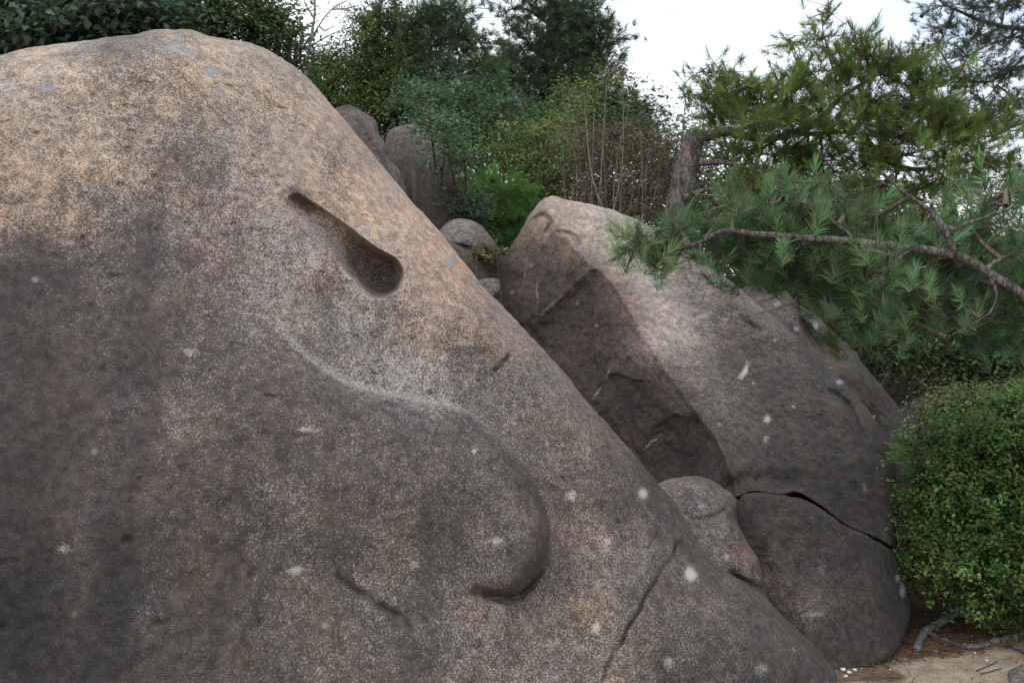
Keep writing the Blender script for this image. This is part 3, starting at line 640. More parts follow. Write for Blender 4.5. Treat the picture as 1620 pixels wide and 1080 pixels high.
def needles(mb, pos, axis, n, L, wd, C, spread=(18, 62), seg=1, back=0.06, droop=0.0):
    """brush of n needles round each position"""
    N = len(pos); axis = unit(axis)
    P = np.repeat(pos, n, 0); A = np.repeat(axis, n, 0); M = N*n
    u = rng.random(M); al = np.radians(spread[0]+(spread[1]-spread[0])*u)
    pr = unit(np.cross(A, rng.normal(size=(M, 3))))
    D = A*np.cos(al)[:, None]+pr*np.sin(al)[:, None]
    B = P-A*(back*u)[:, None]
    Ln = (L*rng.uniform(0.75, 1.12, M))[:, None]
    S_ = unit(np.cross(D, rng.normal(size=(M, 3))))*wd/2
    CC = np.repeat(C, n, 0)*(1+0.18*rng.normal(size=(M, 1))); CC = np.clip(CC, 0.004, 1)
    i = np.arange(M)[:, None]
    if seg == 1:
        V = np.stack([B-S_, B+S_, B+D*Ln], 1).reshape(-1, 3); T = i*3+np.array([[0, 1, 2]]); mb.add(V, T, None, np.repeat(CC, 3, 0))
    else:
        dr = np.array([[0, 0, -droop]])*Ln
        Mi = B+D*Ln*0.55+A*Ln*0.04+dr*0.3; Ti = B+D*Ln+dr
        V = np.stack([B-S_, B+S_, Mi+S_*0.9, Mi-S_*0.9, Ti], 1).reshape(-1, 3)
        T = np.concatenate([i*5+np.array([[0, 1, 2]]), i*5+np.array([[0, 2, 3]]), i*5+np.array([[3, 2, 4]])]); mb.add(V, T, None, np.repeat(CC, 5, 0))
DENS = 1.0
def clumps(blobs, per):
    """blobs: (px,py,rx,ry,Y[,rz m]); returns clump centres, outward vectors, hubs"""
    cs, outs, hubs = [], [], []
    for b in blobs:
        px, py, rx, ry, Y = b[:5]; sc = Y/FPX; rz = b[5] if len(b) > 5 else max(rx, ry)*sc*0.9
        c = np.array(at(px, py, Y)); k = max(2, int(DENS*per*rx*ry/1600.0*(b[6] if len(b) > 6 else 1)))
        v = unit(rng.normal(size=(k, 3)))*(rng.random((k, 1))**0.45)*(1+0.40*np.abs(rng.normal(size=(k, 1)))*(rng.random((k, 1)) < 0.45))
        e = v*np.array([[rx*sc, rz, ry*sc]])
        cs.append(c+e); outs.append(v); hubs.append(np.repeat(c[None], k, 0))
    return np.concatenate(cs), np.concatenate(outs), np.concatenate(hubs)
def twig_tubes(mb, A, B, r0, r1, sag=0.0, sides=3, short=False):
    """many straight-ish three sided twigs A->B in one go with a kinked middle"""
    n = len(A); mid = (A+B)/2+rng.normal(size=(n, 3))*0.06*np.linalg.norm(B-A, axis=1)[:, None]+np.array([0, 0, -sag])
    ns = 2 if short else 3; P = np.stack([A, B] if short else [A, mid, B], 1); T = unit(B-A); up = np.array([0.2, 0.3, 0.9]); X = unit(np.cross(T, up)); Yv = np.cross(T, X)
    th = np.arange(sides)/sides*2*math.pi
    ring = X[:, None, None]*np.cos(th)[None, None, :, None]+Yv[:, None, None]*np.sin(th)[None, None, :, None]
    rr = np.array([r0, r1] if short else [r0, (r0+r1)/2, r1])[None, :, None, None]
    V = (P[:, :, None]+ring*rr).reshape(-1, 3)
    base = (np.arange(n)*ns*sides)[:, None, None]; i = (np.arange(ns-1)*sides)[None, :, None]; j = np.arange(sides)[None, None]; k = (j+1) % sides
    Q = np.stack(np.broadcast_arrays(base+i+j, base+i+k, base+i+sides+k, base+i+sides+j), -1).reshape(-1, 4)
    mb.add(V, None, Q)
def nearest(P, Q):
    d = ((P[:, None]-Q[None])**2).sum(-1); return Q[np.argmin(d, 1)]
def curve3(pts, n=6):
    P = np.array([tuple(at(*p)) for p in pts]); return catmull(P, n)
def grow(root_xy, Y, hubs, spread=0.06, r=0.012, n=None, mb=None, rough=0.0):
    """stems from the ground under a shrub up to its hubs"""
    g = np.array([root_xy, Y, gz1(root_xy, Y)-0.03])
    for h in hubs:
        a = g+np.append(rng.normal(size=2)*spread, 0); m1 = a+(h-a)*0.35+np.append(rng.normal(size=2)*0.08, 0.12); m2 = a+(h-a)*0.7+rng.normal(size=3)*0.05
        P = catmull([a, m1, m2, h], 4); tube(mb, P, np.linspace(r, r*0.4, len(P)), 5)
def shrub(name, label, cat, blobs, root, per0, nleaf, size, aspect, col, cv=0.25, cl=0.10, up=0.6, mat=None, twigmat=None, group=None, stem=0.014, dead=None, nhub=10, top_light=None, individual=0, extra_cols=None):
    """root = (px, Y) of the stem foot"""
    per = per0*SHRUB_DENS; mat = mat or M_LEAF; twigmat = twigmat or M_TWIG
    rx = (root[0]-810)/FPX*root[1]; g = Vector((rx, root[1], gz1(rx, root[1])))
    e = empty(name, g, label, cat, group)
    cs, outs, hubs = clumps(blobs, per); uh = np.unique(hubs, axis=0)
    mb = MB(); tgt = uh if len(uh) >= nhub else np.concatenate([uh, cs[rng.choice(len(cs), max(1, nhub-len(uh)))]])
    grow(rx, root[1], tgt, r=stem, mb=mb, spread=stem*3)
    st = mb.build('stem', twigmat, e, org=g)
    mb = MB(); twig_tubes(mb, hubs, cs, stem*0.32, stem*0.12, 0.0)
    tag(mb.build('twig', twigmat, e, org=g), kind='stuff')
    k = len(cs); nsp = 5; SP = np.repeat(cs, nsp, 0)
    sdir = unit(np.repeat(outs, nsp, 0)*0.8+rng.normal(size=(k*nsp, 3))*np.array([[1, 1, 0.5]])+np.array([[0, 0, 0.25]])); sl = (cl*2.4*rng.uniform(0.5, 1.35, (k*nsp, 1)))
    npl = max(1, nleaf//nsp); nleaf = npl*nsp; tt = rng.random((k*nsp*npl, 1))**0.8
    lv = np.repeat(SP, npl, 0)+np.repeat(sdir*sl, npl, 0)*tt+np.array([[0, 0, -0.25]])*np.repeat(sl, npl, 0)*tt**2+rng.normal(size=(k*nleaf, 3))*size*0.45
    nm = np.array([[0, -0.25, up+0.2]])+rng.normal(size=(k*nleaf, 3))*0.42+np.repeat(outs, nleaf, 0)*0.25
    C = np.repeat(vary(col, k, cv, 0.07), nleaf, 0)
    if extra_cols is not None:
        pick = rng.random(k) < extra_cols[1]; C = np.where(np.repeat(pick, nleaf)[:, None], np.array(extra_cols[0])[None], C)
    C = np.clip(C*(1+0.22*rng.normal(size=(len(C), 1))), 0.004, 1)
    if individual:
        # the leaves that show largest get their own objects
        vis = np.argsort(lv[:, 1]-0.6*lv[:, 2]*0+np.where((lv[:, 2]-EYE)/lv[:, 1]*FPX > 540-20, 50, 0))[:individual]
        keep = np.ones(len(lv), bool); keep[vis] = False
        protos = []
        for q in range(6):
            m1 = MB(); leaves(m1, np.zeros((1, 3)), np.array([[0, 0, 1.0]]), np.array([size]), aspect, vary(col, 1, cv, 0.07)); protos.append(mesh_np('leaf', np.concatenate(m1.V), [np.concatenate(m1.T)], mat, True, {'col': np.concatenate(m1.C)}))
        for q, idx in enumerate(vis):
            o = link('leaf', protos[q % 6], e, Vector(lv[idx])-g)
            o.rotation_euler = Vector(nm[idx]).to_track_quat('Z', 'Y').to_euler()
        lv, nm, C = lv[keep], nm[keep], C[keep]
    mb = MB(); leaves(mb, lv, nm, size, aspect, C)
    tag(mb.build('foliage', mat, e, org=g), kind='stuff')
    return e
SHRUB_DENS = 4.2; PINE_DENS = 2.8
def pine(name, label, root, limbs, blobs, per0, ntuft, nneed, L, wd, col, cv=0.2, spread=(15, 60), tuft_r=0.13, trunk=None, trunk_r=(0.1, 0.05), limb_r=0.03, group=None, seg=1, individual=0, up=0.5, cones=0, extra=None, back=0.06, lift=0.6):
    per = per0*PINE_DENS; rx = (root[0]-810)/FPX*root[1]; g = Vector((rx, root[1], gz1(rx, root[1])))
    e = empty(name, g, label, 'tree', group)
    skel = []
    if trunk:
        P = curve3(trunk, 8); mb = MB(); tube(mb, P, np.linspace(trunk_r[0], trunk_r[1], len(P)), 14, 0.28, 3); mb.build('trunk', M_BARK, e, org=g); skel.append(P)
    for q, lm in enumerate(limbs):
        r0 = limb_r; pts = lm
        if isinstance(lm, tuple): pts, r0 = lm
        P = curve3(pts, 7); P = P+fbm(P*5.0+q, 2, q)[:, None]*0.012
        mb = MB(); tube(mb, P, r0*(0.16+0.84*(1-np.linspace(0, 1, len(P)))**1.15), 9, 0.3, q); mb.build('branch', M_BARK, e, org=g); skel.append(P)
    SK = np.concatenate(skel)
    cs, outs, hubs = clumps(blobs, per); uh = np.unique(hubs, axis=0)
    mb = MB(); hn = nearest(uh, SK); twig_tubes(mb, hn, uh, limb_r*0.45, limb_r*0.25, 0.0, 5); twig_tubes(mb, hubs, cs, limb_r*0.24, 0.0035, 0.0)
    k = len(cs); tp = np.repeat(cs, ntuft, 0)+rng.normal(size=(k*ntuft, 3))*tuft_r*np.array([[1, 1, 0.55]])
    ax = unit(unit(tp-np.repeat(hubs, ntuft, 0))*0.7+np.array([[0, 0, up]])+rng.normal(size=tp.shape)*0.28)
    base = np.repeat(cs, ntuft, 0)*0.45+tp*0.55-ax*L*lift
    twig_tubes(mb, np.repeat(cs, ntuft, 0), tp, 0.0035, 0.0022, 0.0, 3, True)
    tag(mb.build('twig', M_TWIG, e, org=g), kind='stuff')
    C = np.repeat(vary(col, k, cv, 0.06), ntuft, 0)*(1+0.15*rng.normal(size=(k*ntuft, 1)))
    if extra is not None:
        pick = rng.random(len(C)) < extra[1]; C = np.where(pick[:, None], np.array(extra[0])[None], C)
    C = np.clip(C, 0.004, 1)
    if individual:
        order = np.argsort(tp[:, 1]+np.where((np.abs(tp[:, 0]/tp[:, 1]*FPX) > 800), 9, 0)); vis = order[:individual]
        keep = np.ones(len(tp), bool); keep[vis] = False
        protos = []
        for q in range(12):
            m1 = MB(); needles(m1, np.zeros((1, 3)), np.array([[0, 0, 1.0]]), nneed, L, wd, vary(col, 1, cv, 0.06), spread, 3, back, 0.08)
            protos.append(mesh_np('needle_tuft', np.concatenate(m1.V), [np.concatenate(m1.T)], M_NEEDLE, True, {'col': np.concatenate(m1.C)}))
        for q, idx in enumerate(vis):
            o = link('needle_tuft', protos[q % 12], e, Vector(tp[idx])-g)
            qt = Vector(ax[idx]).to_track_quat('Z', 'Y'); o.rotation_euler = qt.to_euler(); s_ = rng.uniform(0.85, 1.15); o.scale = (s_, s_, s_)
        tp, ax, C = tp[keep], ax[keep], C[keep]
    mb = MB(); needles(mb, tp, ax, nneed, L, wd, C, spread, seg, back)
    tag(mb.build('foliage', M_NEEDLE, e, org=g), kind='stuff')
    if cones:
        mb = MB()
        for idx in rng.choice(len(cs), cones):
            c = cs[idx]; th = np.linspace(0, math.pi, 6); rr = 0.022*np.sin(th)**0.7+0.001; P = c+np.stack([0*th, 0*th, -0.05*th/math.pi], 1); tube(mb, P, rr, 6, 0.4, int(idx))
        tag(mb.build('pine_cone', M_BARK, e, org=g), kind='stuff')
    return e
PINE_G = (0.130, 0.205, 0.052); PINE_B = (0.130, 0.225, 0.108); DARK_G = (0.040, 0.066, 0.034); MID_G = (0.062, 0.100, 0.038)

# near pine whose bough hangs in from the right
pine('overhanging_pine', 'pine whose long blue-green bough reaches in from the right over the pointed boulder', (1900, 4.7),
     [([(1800, 610, 4.75), (1700, 530, 4.7), (1620, 470, 4.65), (1560, 430, 4.6), (1510, 403, 4.55), (1430, 393, 4.5), (1350, 383, 4.5), (1270, 375, 4.5), (1200, 371, 4.55), (1145, 366, 4.6), (1105, 384, 4.66), (1075, 391, 4.68), (1050, 392, 4.68), (1022, 384, 4.68)], 0.030),
      ([(1512, 404, 4.55), (1496, 365, 4.5), (1478, 340, 4.5), (1440, 312, 4.5), (1415, 292, 4.5), (1388, 272, 4.5)], 0.02),
      ([(1502, 372, 4.52), (1525, 356, 4.5), (1560, 343, 4.48), (1590, 328, 4.46)], 0.011),
      ([(1556, 428, 4.6), (1580, 410, 4.6), (1605, 400, 4.58), (1640, 396, 4.55)], 0.014),
      ([(1440, 394, 4.5), (1420, 410, 4.45), (1400, 432, 4.45), (1370, 450, 4.4)], 0.008),
      ([(1360, 384, 4.5), (1330, 360, 4.5), (1290, 335, 4.5), (1240, 315, 4.5)], 0.009),
      ([(1560, 432, 4.6), (1575, 465, 4.6), (1560, 500, 4.6), (1500, 530, 4.6)], 0.01)],
     [(b_[0], b_[1], b_[2], b_[3], b_[4]+0.14)+tuple(b_[5:]) for b_ in [(1200, 395, 50, 18, 4.8, .15), (1260, 400, 50, 22, 4.9, .2), (1230, 430, 40, 18, 4.9, .2), (1320, 460, 50, 24, 4.9, .2), (1290, 430, 50, 22, 4.9, .2), (1180, 370, 40, 18, 4.8, .15), (1440, 420, 50, 30, 5, .2), (1500, 430, 50, 26, 5, .2), (1008, 372, 9, 7, 4.55, 0.03, 4), (1040, 362, 10, 7, 4.55, 0.03, 4), (1044, 396, 11, 7, 4.55, 0.03, 4), (1075, 360, 16, 9, 4.6, 0.05, 3), (1030, 380, 18, 8, 4.6, 0.05), (1078, 368, 20, 12, 4.75, 0.08), (1120, 345, 30, 20, 4.8, 0.12), (1165, 330, 40, 26, 4.55, 0.15), (1130, 385, 26, 12, 4.75, 0.1), (1185, 405, 22, 12, 4.75, 0.1), (1215, 320, 44, 28, 4.6, 0.2),
      (1262, 300, 42, 26, 4.6, 0.2), (1270, 345, 50, 28, 4.5, 0.2), (1330, 330, 50, 34, 4.6, 0.2), (1385, 350, 44, 26, 4.6, 0.2), (1430, 380, 44, 26, 4.7, 0.2), (1210, 375, 40, 18, 4.6, 0.15), (1310, 405, 50, 22, 4.5, 0.2), (1370, 440, 52, 30, 4.5, 0.25),
      (1440, 450, 60, 36, 4.6, 0.3), (1500, 480, 60, 36, 4.7, 0.3), (1390, 500, 60, 26, 4.7, 0.3), (1540, 365, 50, 26, 4.6, 0.2), (1570, 320, 46, 26, 4.6, 0.2), (1612, 300, 30, 26, 4.6, 0.2), (1610, 370, 30, 26, 4.6, 0.2), (1560, 450, 40, 30, 4.8, 0.2), (1585, 500, 50, 36, 4.8, 0.3), (1470, 330, 30, 18, 4.7, 0.15),
      (1690, 420, 60, 60, 4.7, 0.3), (1750, 500, 60, 60, 4.8, 0.3)]],
     3.0, 5, 74, 0.080, 0.0024, PINE_B, cv=0.28, tuft_r=0.10, spread=(12, 58), up=0.75, back=0.115, trunk=[(1900, 1085, 4.75), (1880, 900, 4.75), (1850, 720, 4.75), (1800, 560, 4.75), (1780, 300, 4.8), (1790, 60, 4.8)], trunk_r=(0.12, 0.05), seg=3, individual=300, extra=((0.16, 0.11, 0.04), 0.03))

# gnarled pine behind the pointed boulder
GP = 8.3
pine('gnarled_pine', 'pine with a gnarled grey trunk and level limbs behind the pointed boulder', (1062, GP),
     [([(1102, 214, GP), (1125, 214, GP), (1150, 209, GP), (1200, 218, GP), (1260, 214, GP+.1), (1330, 210, GP+.2), (1420, 218, GP+.3)], 0.055),
      ([(1098, 258, GP), (1140, 257, GP-.1), (1170, 264, GP-.1), (1200, 275, GP-.1)], 0.034), ([(1100, 262, GP), (1118, 275, GP-.05), (1132, 298, GP-.05)], 0.026),
      ([(1085, 312, GP-.1), (1120, 300, GP-.2), (1190, 302, GP-.2)], 0.03),
      ([(1240, 215, GP+.1), (1290, 195, GP+.1), (1330, 155, GP+.1), (1390, 118, GP+.1), (1445, 88, GP+.1)], 0.036), ([(1330, 158, GP), (1318, 110, GP), (1305, 60, GP), (1300, 15, GP)], 0.013),
      ([(1300, 190, GP), (1280, 140, GP), (1262, 100, GP), (1250, 70, GP)], 0.013), ([(1200, 218, GP), (1170, 180, GP), (1140, 140, GP), (1110, 115, GP)], 0.016),
      ([(1360, 214, GP+.3), (1420, 262, GP+.2), (1480, 266, GP+.2), (1550, 252, GP+.2), (1600, 262, GP)], 0.03)],
     [(1180, 192, 40, 10, GP+.3, .2), (1270, 250, 60, 16, GP+.3, .3), (1380, 252, 60, 14, GP+.3, .3), (1550, 195, 40, 20, GP+.2, .3), (1500, 190, 40, 20, GP, .3), (1330, 300, 60, 14, GP+.2, .3), (1420, 305, 60, 14, GP, .3), (1510, 292, 44, 12, GP, .2), (1120, 150, 30, 12, GP, .2), (1302, 22, 14, 16, GP, .08), (1298, 62, 16, 18, GP, .08), (1248, 62, 16, 14, GP, .08), (1262, 92, 18, 12, GP, .1), (1278, 118, 22, 14, GP, .1), (1350, 75, 34, 22, GP, .2), (1340, 112, 44, 24, GP, .3), (1395, 110, 40, 22, GP, .3), (1440, 95, 34, 18, GP, .2), (1465, 130, 30, 16, GP, .2),
      (1240, 140, 34, 18, GP, .3), (1290, 155, 40, 22, GP, .3), (1110, 112, 22, 10, GP, .2), (1145, 122, 26, 14, GP, .2), (1185, 135, 32, 16, GP, .2), (1150, 160, 44, 18, GP, .3), (1205, 165, 44, 20, GP, .3), (1140, 185, 28, 12, GP+.4, .2), (1190, 196, 44, 18, GP-.3, .3), (1250, 190, 44, 20, GP, .3), (1320, 195, 44, 22, GP, .3),
      (1380, 165, 48, 24, GP, .3), (1440, 165, 44, 22, GP, .3), (1490, 160, 36, 18, GP, .3), (1400, 205, 50, 22, GP, .3), (1470, 205, 50, 22, GP, .3), (1250, 236, 44, 12, GP+.5, .2), (1190, 240, 34, 12, GP+.6, .2), (1330, 238, 50, 12, GP, .3), (1430, 245, 50, 14, GP, .3), (1520, 225, 40, 16, GP, .3), (1495, 262, 40, 10, GP, .2), (1560, 250, 36, 14, GP, .2), (1600, 262, 36, 12, GP+.3, .2), (1540, 285, 44, 10, GP+.4, .2), (1450, 130, 30, 14, GP, .2),
      (1160, 240, 30, 12, GP+.7, .2), (1205, 282, 40, 12, GP, .2), (1290, 268, 44, 9, GP+.3, .2), (1380, 285, 44, 12, GP, .3), (1460, 290, 40, 12, GP, .3), (1150, 322, 24, 10, GP, .2), (1200, 312, 50, 14, GP, .3), (1085, 340, 14, 10, GP-.6, .08)],
     15, 3, 44, 0.10, 0.0042, PINE_G, cv=0.34, tuft_r=0.11, spread=(8, 60), up=0.7, back=0.09, trunk=[(1045, 520, GP+.1), (1062, 420, GP+.05), (1074, 320, GP), (1086, 268, GP), (1094, 235, GP), (1104, 208, GP)], trunk_r=(0.12, 0.078), extra=((0.13, 0.125, 0.035), 0.06), cones=30)

# blue-dark pine at the upper right corner
RP = 9.6
pine('coned_pine', 'dark blue-green pine with cones and open twigs in the upper right corner', (1800, RP),
     [([(1780, 60, RP), (1700, 30, RP), (1620, 45, RP), (1560, 35, RP), (1510, 15, RP), (1470, -10, RP)], 0.04), ([(1780, 150, RP), (1700, 110, RP), (1620, 105, RP), (1560, 130, RP), (1510, 120, RP)], 0.03), ([(1790, 260, RP), (1700, 200, RP), (1620, 195, RP), (1570, 215, RP), (1520, 205, RP)], 0.03),
      ([(1620, 90, RP), (1590, 120, RP), (1560, 155, RP), (1530, 165, RP)], 0.014)],
     [(1490, 10, 26, 12, RP, .3), (1540, 14, 34, 14, RP, .3), (1590, 12, 34, 16, RP, .3), (1500, 42, 24, 14, RP, .3), (1545, 55, 34, 16, RP, .3), (1600, 60, 30, 18, RP, .3), (1480, 70, 22, 12, RP, .3), (1530, 90, 34, 14, RP, .3), (1590, 110, 36, 20, RP, .3), (1540, 130, 36, 16, RP, .3), (1500, 128, 24, 10, RP, .3),
      (1605, 160, 26, 20, RP, .3), (1560, 175, 34, 14, RP, .3), (1590, 205, 20, 12, RP, .3), (1535, 200, 36, 12, RP, .3), (1575, 222, 20, 9, RP, .3), (1700, 60, 60, 50, RP, .4), (1700, 180, 60, 50, RP, .4)],
     16, 4, 28, 0.085, 0.0042, (0.060, 0.105, 0.075), cv=0.2, tuft_r=0.12, trunk=[(1800, 470, RP), (1790, 260, RP), (1780, 60, RP), (1775, -160, RP)], trunk_r=(0.14, 0.1), cones=60, limb_r=0.03)
# tall pine in the middle
CP = 13.5
pine('tall_pine', 'tall dark pine with a straight trunk rising out of frame at top centre', (868, CP),
     [([(872, 60, CP), (910, 30, CP), (950, 40, CP)], 0.03), ([(872, 40, CP), (830, 15, CP), (790, 20, CP)], 0.03), ([(870, 110, CP), (930, 80, CP), (980, 70, CP)], 0.03), ([(870, 120, CP), (830, 60, CP), (800, 48, CP)], 0.025),
      ([(868, 170, CP), (930, 150, CP), (1010, 158, CP)], 0.03), ([(868, 180, CP), (800, 150, CP), (740, 140, CP)], 0.03), ([(866, 230, CP), (940, 210, CP), (1000, 215, CP)], 0.03)],
     [(850, 70, 40, 14, CP), (800, 90, 40, 14, CP), (830, 135, 50, 18, CP), (880, 60, 36, 14, CP), (780, 120, 40, 16, CP), (950, 170, 50, 18, CP), (1000, 185, 30, 12, CP), (880, 20, 40, 14, CP), (820, 10, 22, 8, CP), (800, 22, 18, 7, CP), (835, 42, 20, 8, CP), (900, -20, 40, 14, CP), (915, 10, 40, 14, CP), (940, 35, 34, 14, CP), (900, 40, 30, 14, CP), (960, 62, 30, 10, CP), (920, 70, 40, 16, CP), (880, 85, 34, 16, CP), (940, 100, 36, 14, CP), (905, 115, 44, 18, CP), (840, 108, 30, 12, CP),
      (950, 130, 36, 12, CP), (860, 145, 50, 20, CP), (920, 155, 46, 18, CP), (1000, 158, 26, 9, CP), (975, 175, 34, 12, CP), (800, 150, 40, 16, CP), (830, 180, 50, 20, CP), (900, 190, 50, 20, CP), (960, 205, 40, 16, CP), (1005, 198, 22, 10, CP), (985, 230, 36, 12, CP), (770, 190, 50, 22, CP), (860, 225, 60, 22, CP), (930, 240, 50, 20, CP),
      (815, 45, 14, 7, CP)],
     30, 4, 26, 0.12, 0.0075, (0.068, 0.120, 0.062), cv=0.22, tuft_r=0.17, trunk=[(866, 400, CP), (867, 260, CP), (870, 120, CP), (874, 0, CP), (880, -200, CP)], trunk_r=(0.09, 0.048), limb_r=0.025)
BP = 11.8
pine('bent_pine', 'pine with a thin bare leaning stem crossing dark boughs, left of the tall pine', (840, BP),
     [([(815, 150, BP), (800, 135, BP), (775, 95, BP), (748, 50, BP), (725, 10, BP), (705, -40, BP)], 0.026), ([(780, 100, BP), (760, 120, BP), (720, 130, BP)], 0.016)],
     [(670, 60, 26, 18, BP), (655, 110, 30, 18, BP), (690, 20, 24, 14, BP), (725, 45, 26, 14, BP), (660, 30, 14, 14, BP), (740, 15, 22, 10, BP), (765, 60, 22, 12, BP), (700, 40, 28, 16, BP), (720, 70, 32, 18, BP), (690, 85, 36, 20, BP), (745, 105, 40, 20, BP), (700, 125, 46, 24, BP), (760, 140, 46, 20, BP), (680, 160, 46, 22, BP), (730, 170, 50, 22, BP), (790, 180, 40, 20, BP), (750, 205, 50, 18, BP), (715, 5, 22, 12, BP),(685, 15, 20, 14, BP)],
     20, 4, 26, 0.11, 0.0065, (0.082, 0.150, 0.070), cv=0.24, tuft_r=0.14, trunk=[(842, 420, BP), (838, 300, BP), (830, 200, BP), (812, 150, BP)], trunk_r=(0.08, 0.04), limb_r=0.03)
# young pine, bright green
YP = 8.6
pine('young_pine', 'bright green young pine in the notch left of the pointed boulder', (795, YP), [([(795, 400, YP), (788, 350, YP), (778, 300, YP), (772, 275, YP)], 0.014)],
     [(775, 285, 16, 12, YP, .12), (760, 305, 20, 12, YP, .12), (795, 310, 24, 14, YP, .15), (770, 330, 30, 14, YP, .15), (805, 340, 26, 14, YP, .15), (785, 360, 34, 14, YP, .15), (765, 350, 16, 12, YP, .1), (800, 378, 24, 10, YP, .15), (822, 300, 16, 12, YP, .1), (830, 325, 14, 10, YP, .1)],
     30, 3, 30, 0.09, 0.0045, (0.085, 0.185, 0.045), cv=0.16, tuft_r=0.07, trunk=[(802, 470, YP), (798, 430, YP), (795, 395, YP)], trunk_r=(0.02, 0.016), limb_r=0.012)

# broadleaf tree behind the great boulder
TREES_BEHIND = 'broadleaf trees behind the great boulder'
shrub('broadleaf_tree', 'evergreen tree with large glossy dark leaves above the left shoulder of the great boulder', 'tree',
      [(-60, 40, 80, 60, 6.9, .5), (20, 40, 60, 46, 6.9, .5), (90, 20, 60, 46, 6.9, .5), (60, 80, 60, 26, 6.6, .4), (150, 50, 60, 34, 6.8, .5), (200, 10, 60, 40, 6.9, .5), (215, 40, 50, 26, 6.7, .4), (10, -10, 80, 40, 7.2, .5), (130, 80, 60, 20, 6.8, .4), (260, 30, 40, 30, 6.8, .4)],
      (60, 7.3), 13, 26, 0.068, 0.5, (0.048, 0.080, 0.044), cv=0.25, cl=0.11, stem=0.045, nhub=10, individual=300, extra_cols=((0.085, 0.12, 0.085), 0.12))
shrub('broadleaf_tree', 'evergreen tree with small dark leaves left of the bare twigs and above the boulder\'s summit', 'tree',
      [(300, 20, 44, 34, 7.6, .4), (350, 15, 44, 34, 7.6, .4), (345, 50, 36, 18, 7.6, .4), (400, 15, 36, 30, 7.6, .4), (400, 50, 36, 24, 7.6, .4), (440, 30, 28, 28, 7.6, .3), (445, 62, 30, 18, 7.6, .3), (470, 75, 20, 14, 7.6, .3), (425, 72, 26, 14, 7.6, .3), (465, 98, 24, 12, 7.6, .3), (300, 50, 40, 16, 7.6, .4), (462, 45, 16, 12, 7.6, .2)],
      (380, 8.0), 20, 24, 0.042, 0.5, (0.058, 0.098, 0.036), cv=0.3, cl=0.10, stem=0.04, nhub=10)
# feathery conifer
CY = 12.0
shrub('cypress_tree', 'feathery yellow-green cypress between the bare twigs and the dark pines', 'tree',
      [(575, 40, 18, 24, CY), (600, 25, 14, 30, CY), (625, 50, 22, 36, CY), (590, 80, 36, 30, CY), (560, 110, 36, 30, CY), (620, 100, 40, 34, CY), (655, 40, 16, 28, CY), (655, 90, 26, 34, CY), (590, 140, 50, 30, CY), (640, 150, 44, 30, CY), (520, 100, 24, 24, CY), (510, 135, 30, 24, CY), (540, 160, 40, 20, CY), (600, 180, 44, 20, CY), (495, 110, 16, 16, CY), (625, 12, 10, 18, CY)],
      (600, CY+.3), 30, 34, 0.05, 0.35, (0.085, 0.118, 0.038), cv=0.32, cl=0.13, stem=0.05, nhub=12, up=0.3, extra_cols=((0.105, 0.085, 0.03), 0.06))
shrub('dark_shrub', 'dense blue-green shrub standing beside the rear slab below the pines', 'shrub',
      [(695, 205, 26, 14, 7.5, .2), (705, 235, 22, 14, 7.5, .2), (680, 190, 22, 10, 7.5, .2), (735, 250, 24, 14, 7.8, .2), (660, 150, 30, 20, 9.8), (690, 170, 40, 24, 9.6), (680, 205, 34, 18, 9.4), (720, 195, 44, 26, 9.6), (740, 160, 40, 24, 9.8), (760, 220, 44, 24, 9.6), (720, 230, 34, 14, 9.3), (780, 180, 40, 26, 9.9), (700, 145, 30, 16, 9.8)],
      (730, 9.8), 26, 26, 0.036, 0.45, (0.085, 0.150, 0.072), cv=0.25, cl=0.10, stem=0.02)
shrub('light_shrub', 'loose light green shrub above the young pine, with a few yellow leaves', 'shrub',
      [(820, 240, 40, 26, 9.2), (860, 250, 40, 26, 9.2), (850, 215, 36, 16, 9.3), (790, 245, 34, 16, 9.2), (740, 270, 24, 10, 9), (870, 290, 40, 24, 9), (830, 290, 34, 22, 9.0), (725, 290, 18, 9, 9), (900, 170, 30, 16, 10), (880, 200, 36, 22, 9.8), (820, 345, 20, 16, 9), (850, 320, 30, 16, 9), (910, 150, 20, 14, 10.2)],
      (840, 9.4), 20, 24, 0.042, 0.42, (0.115, 0.180, 0.055), cv=0.32, cl=0.10, stem=0.016, extra_cols=((0.22, 0.19, 0.05), 0.07))
shrub('low_shrub', 'small grey-green shrub with narrow leaves at the foot of the rear slab', 'shrub',
      [(715, 320, 22, 7, 8.1, .15), (745, 318, 20, 7, 8.1, .15), (725, 335, 24, 7, 8.0, .15), (745, 345, 20, 8, 8.1, .15)], (738, 8.2), 70, 22, 0.045, 0.28, (0.085, 0.135, 0.085), cl=0.06, stem=0.01)
shrub('moss_clump', 'patch of small olive leaves growing under the rounded stone in the notch', 'plant',
      [(765, 396, 20, 6, 6.9, .08), (752, 403, 10, 5, 6.85, .08), (785, 402, 10, 6, 6.9, .08)], (768, 7.0), 60, 40, 0.016, 0.7, (0.12, 0.115, 0.05), cl=0.03, stem=0.005, nhub=4)
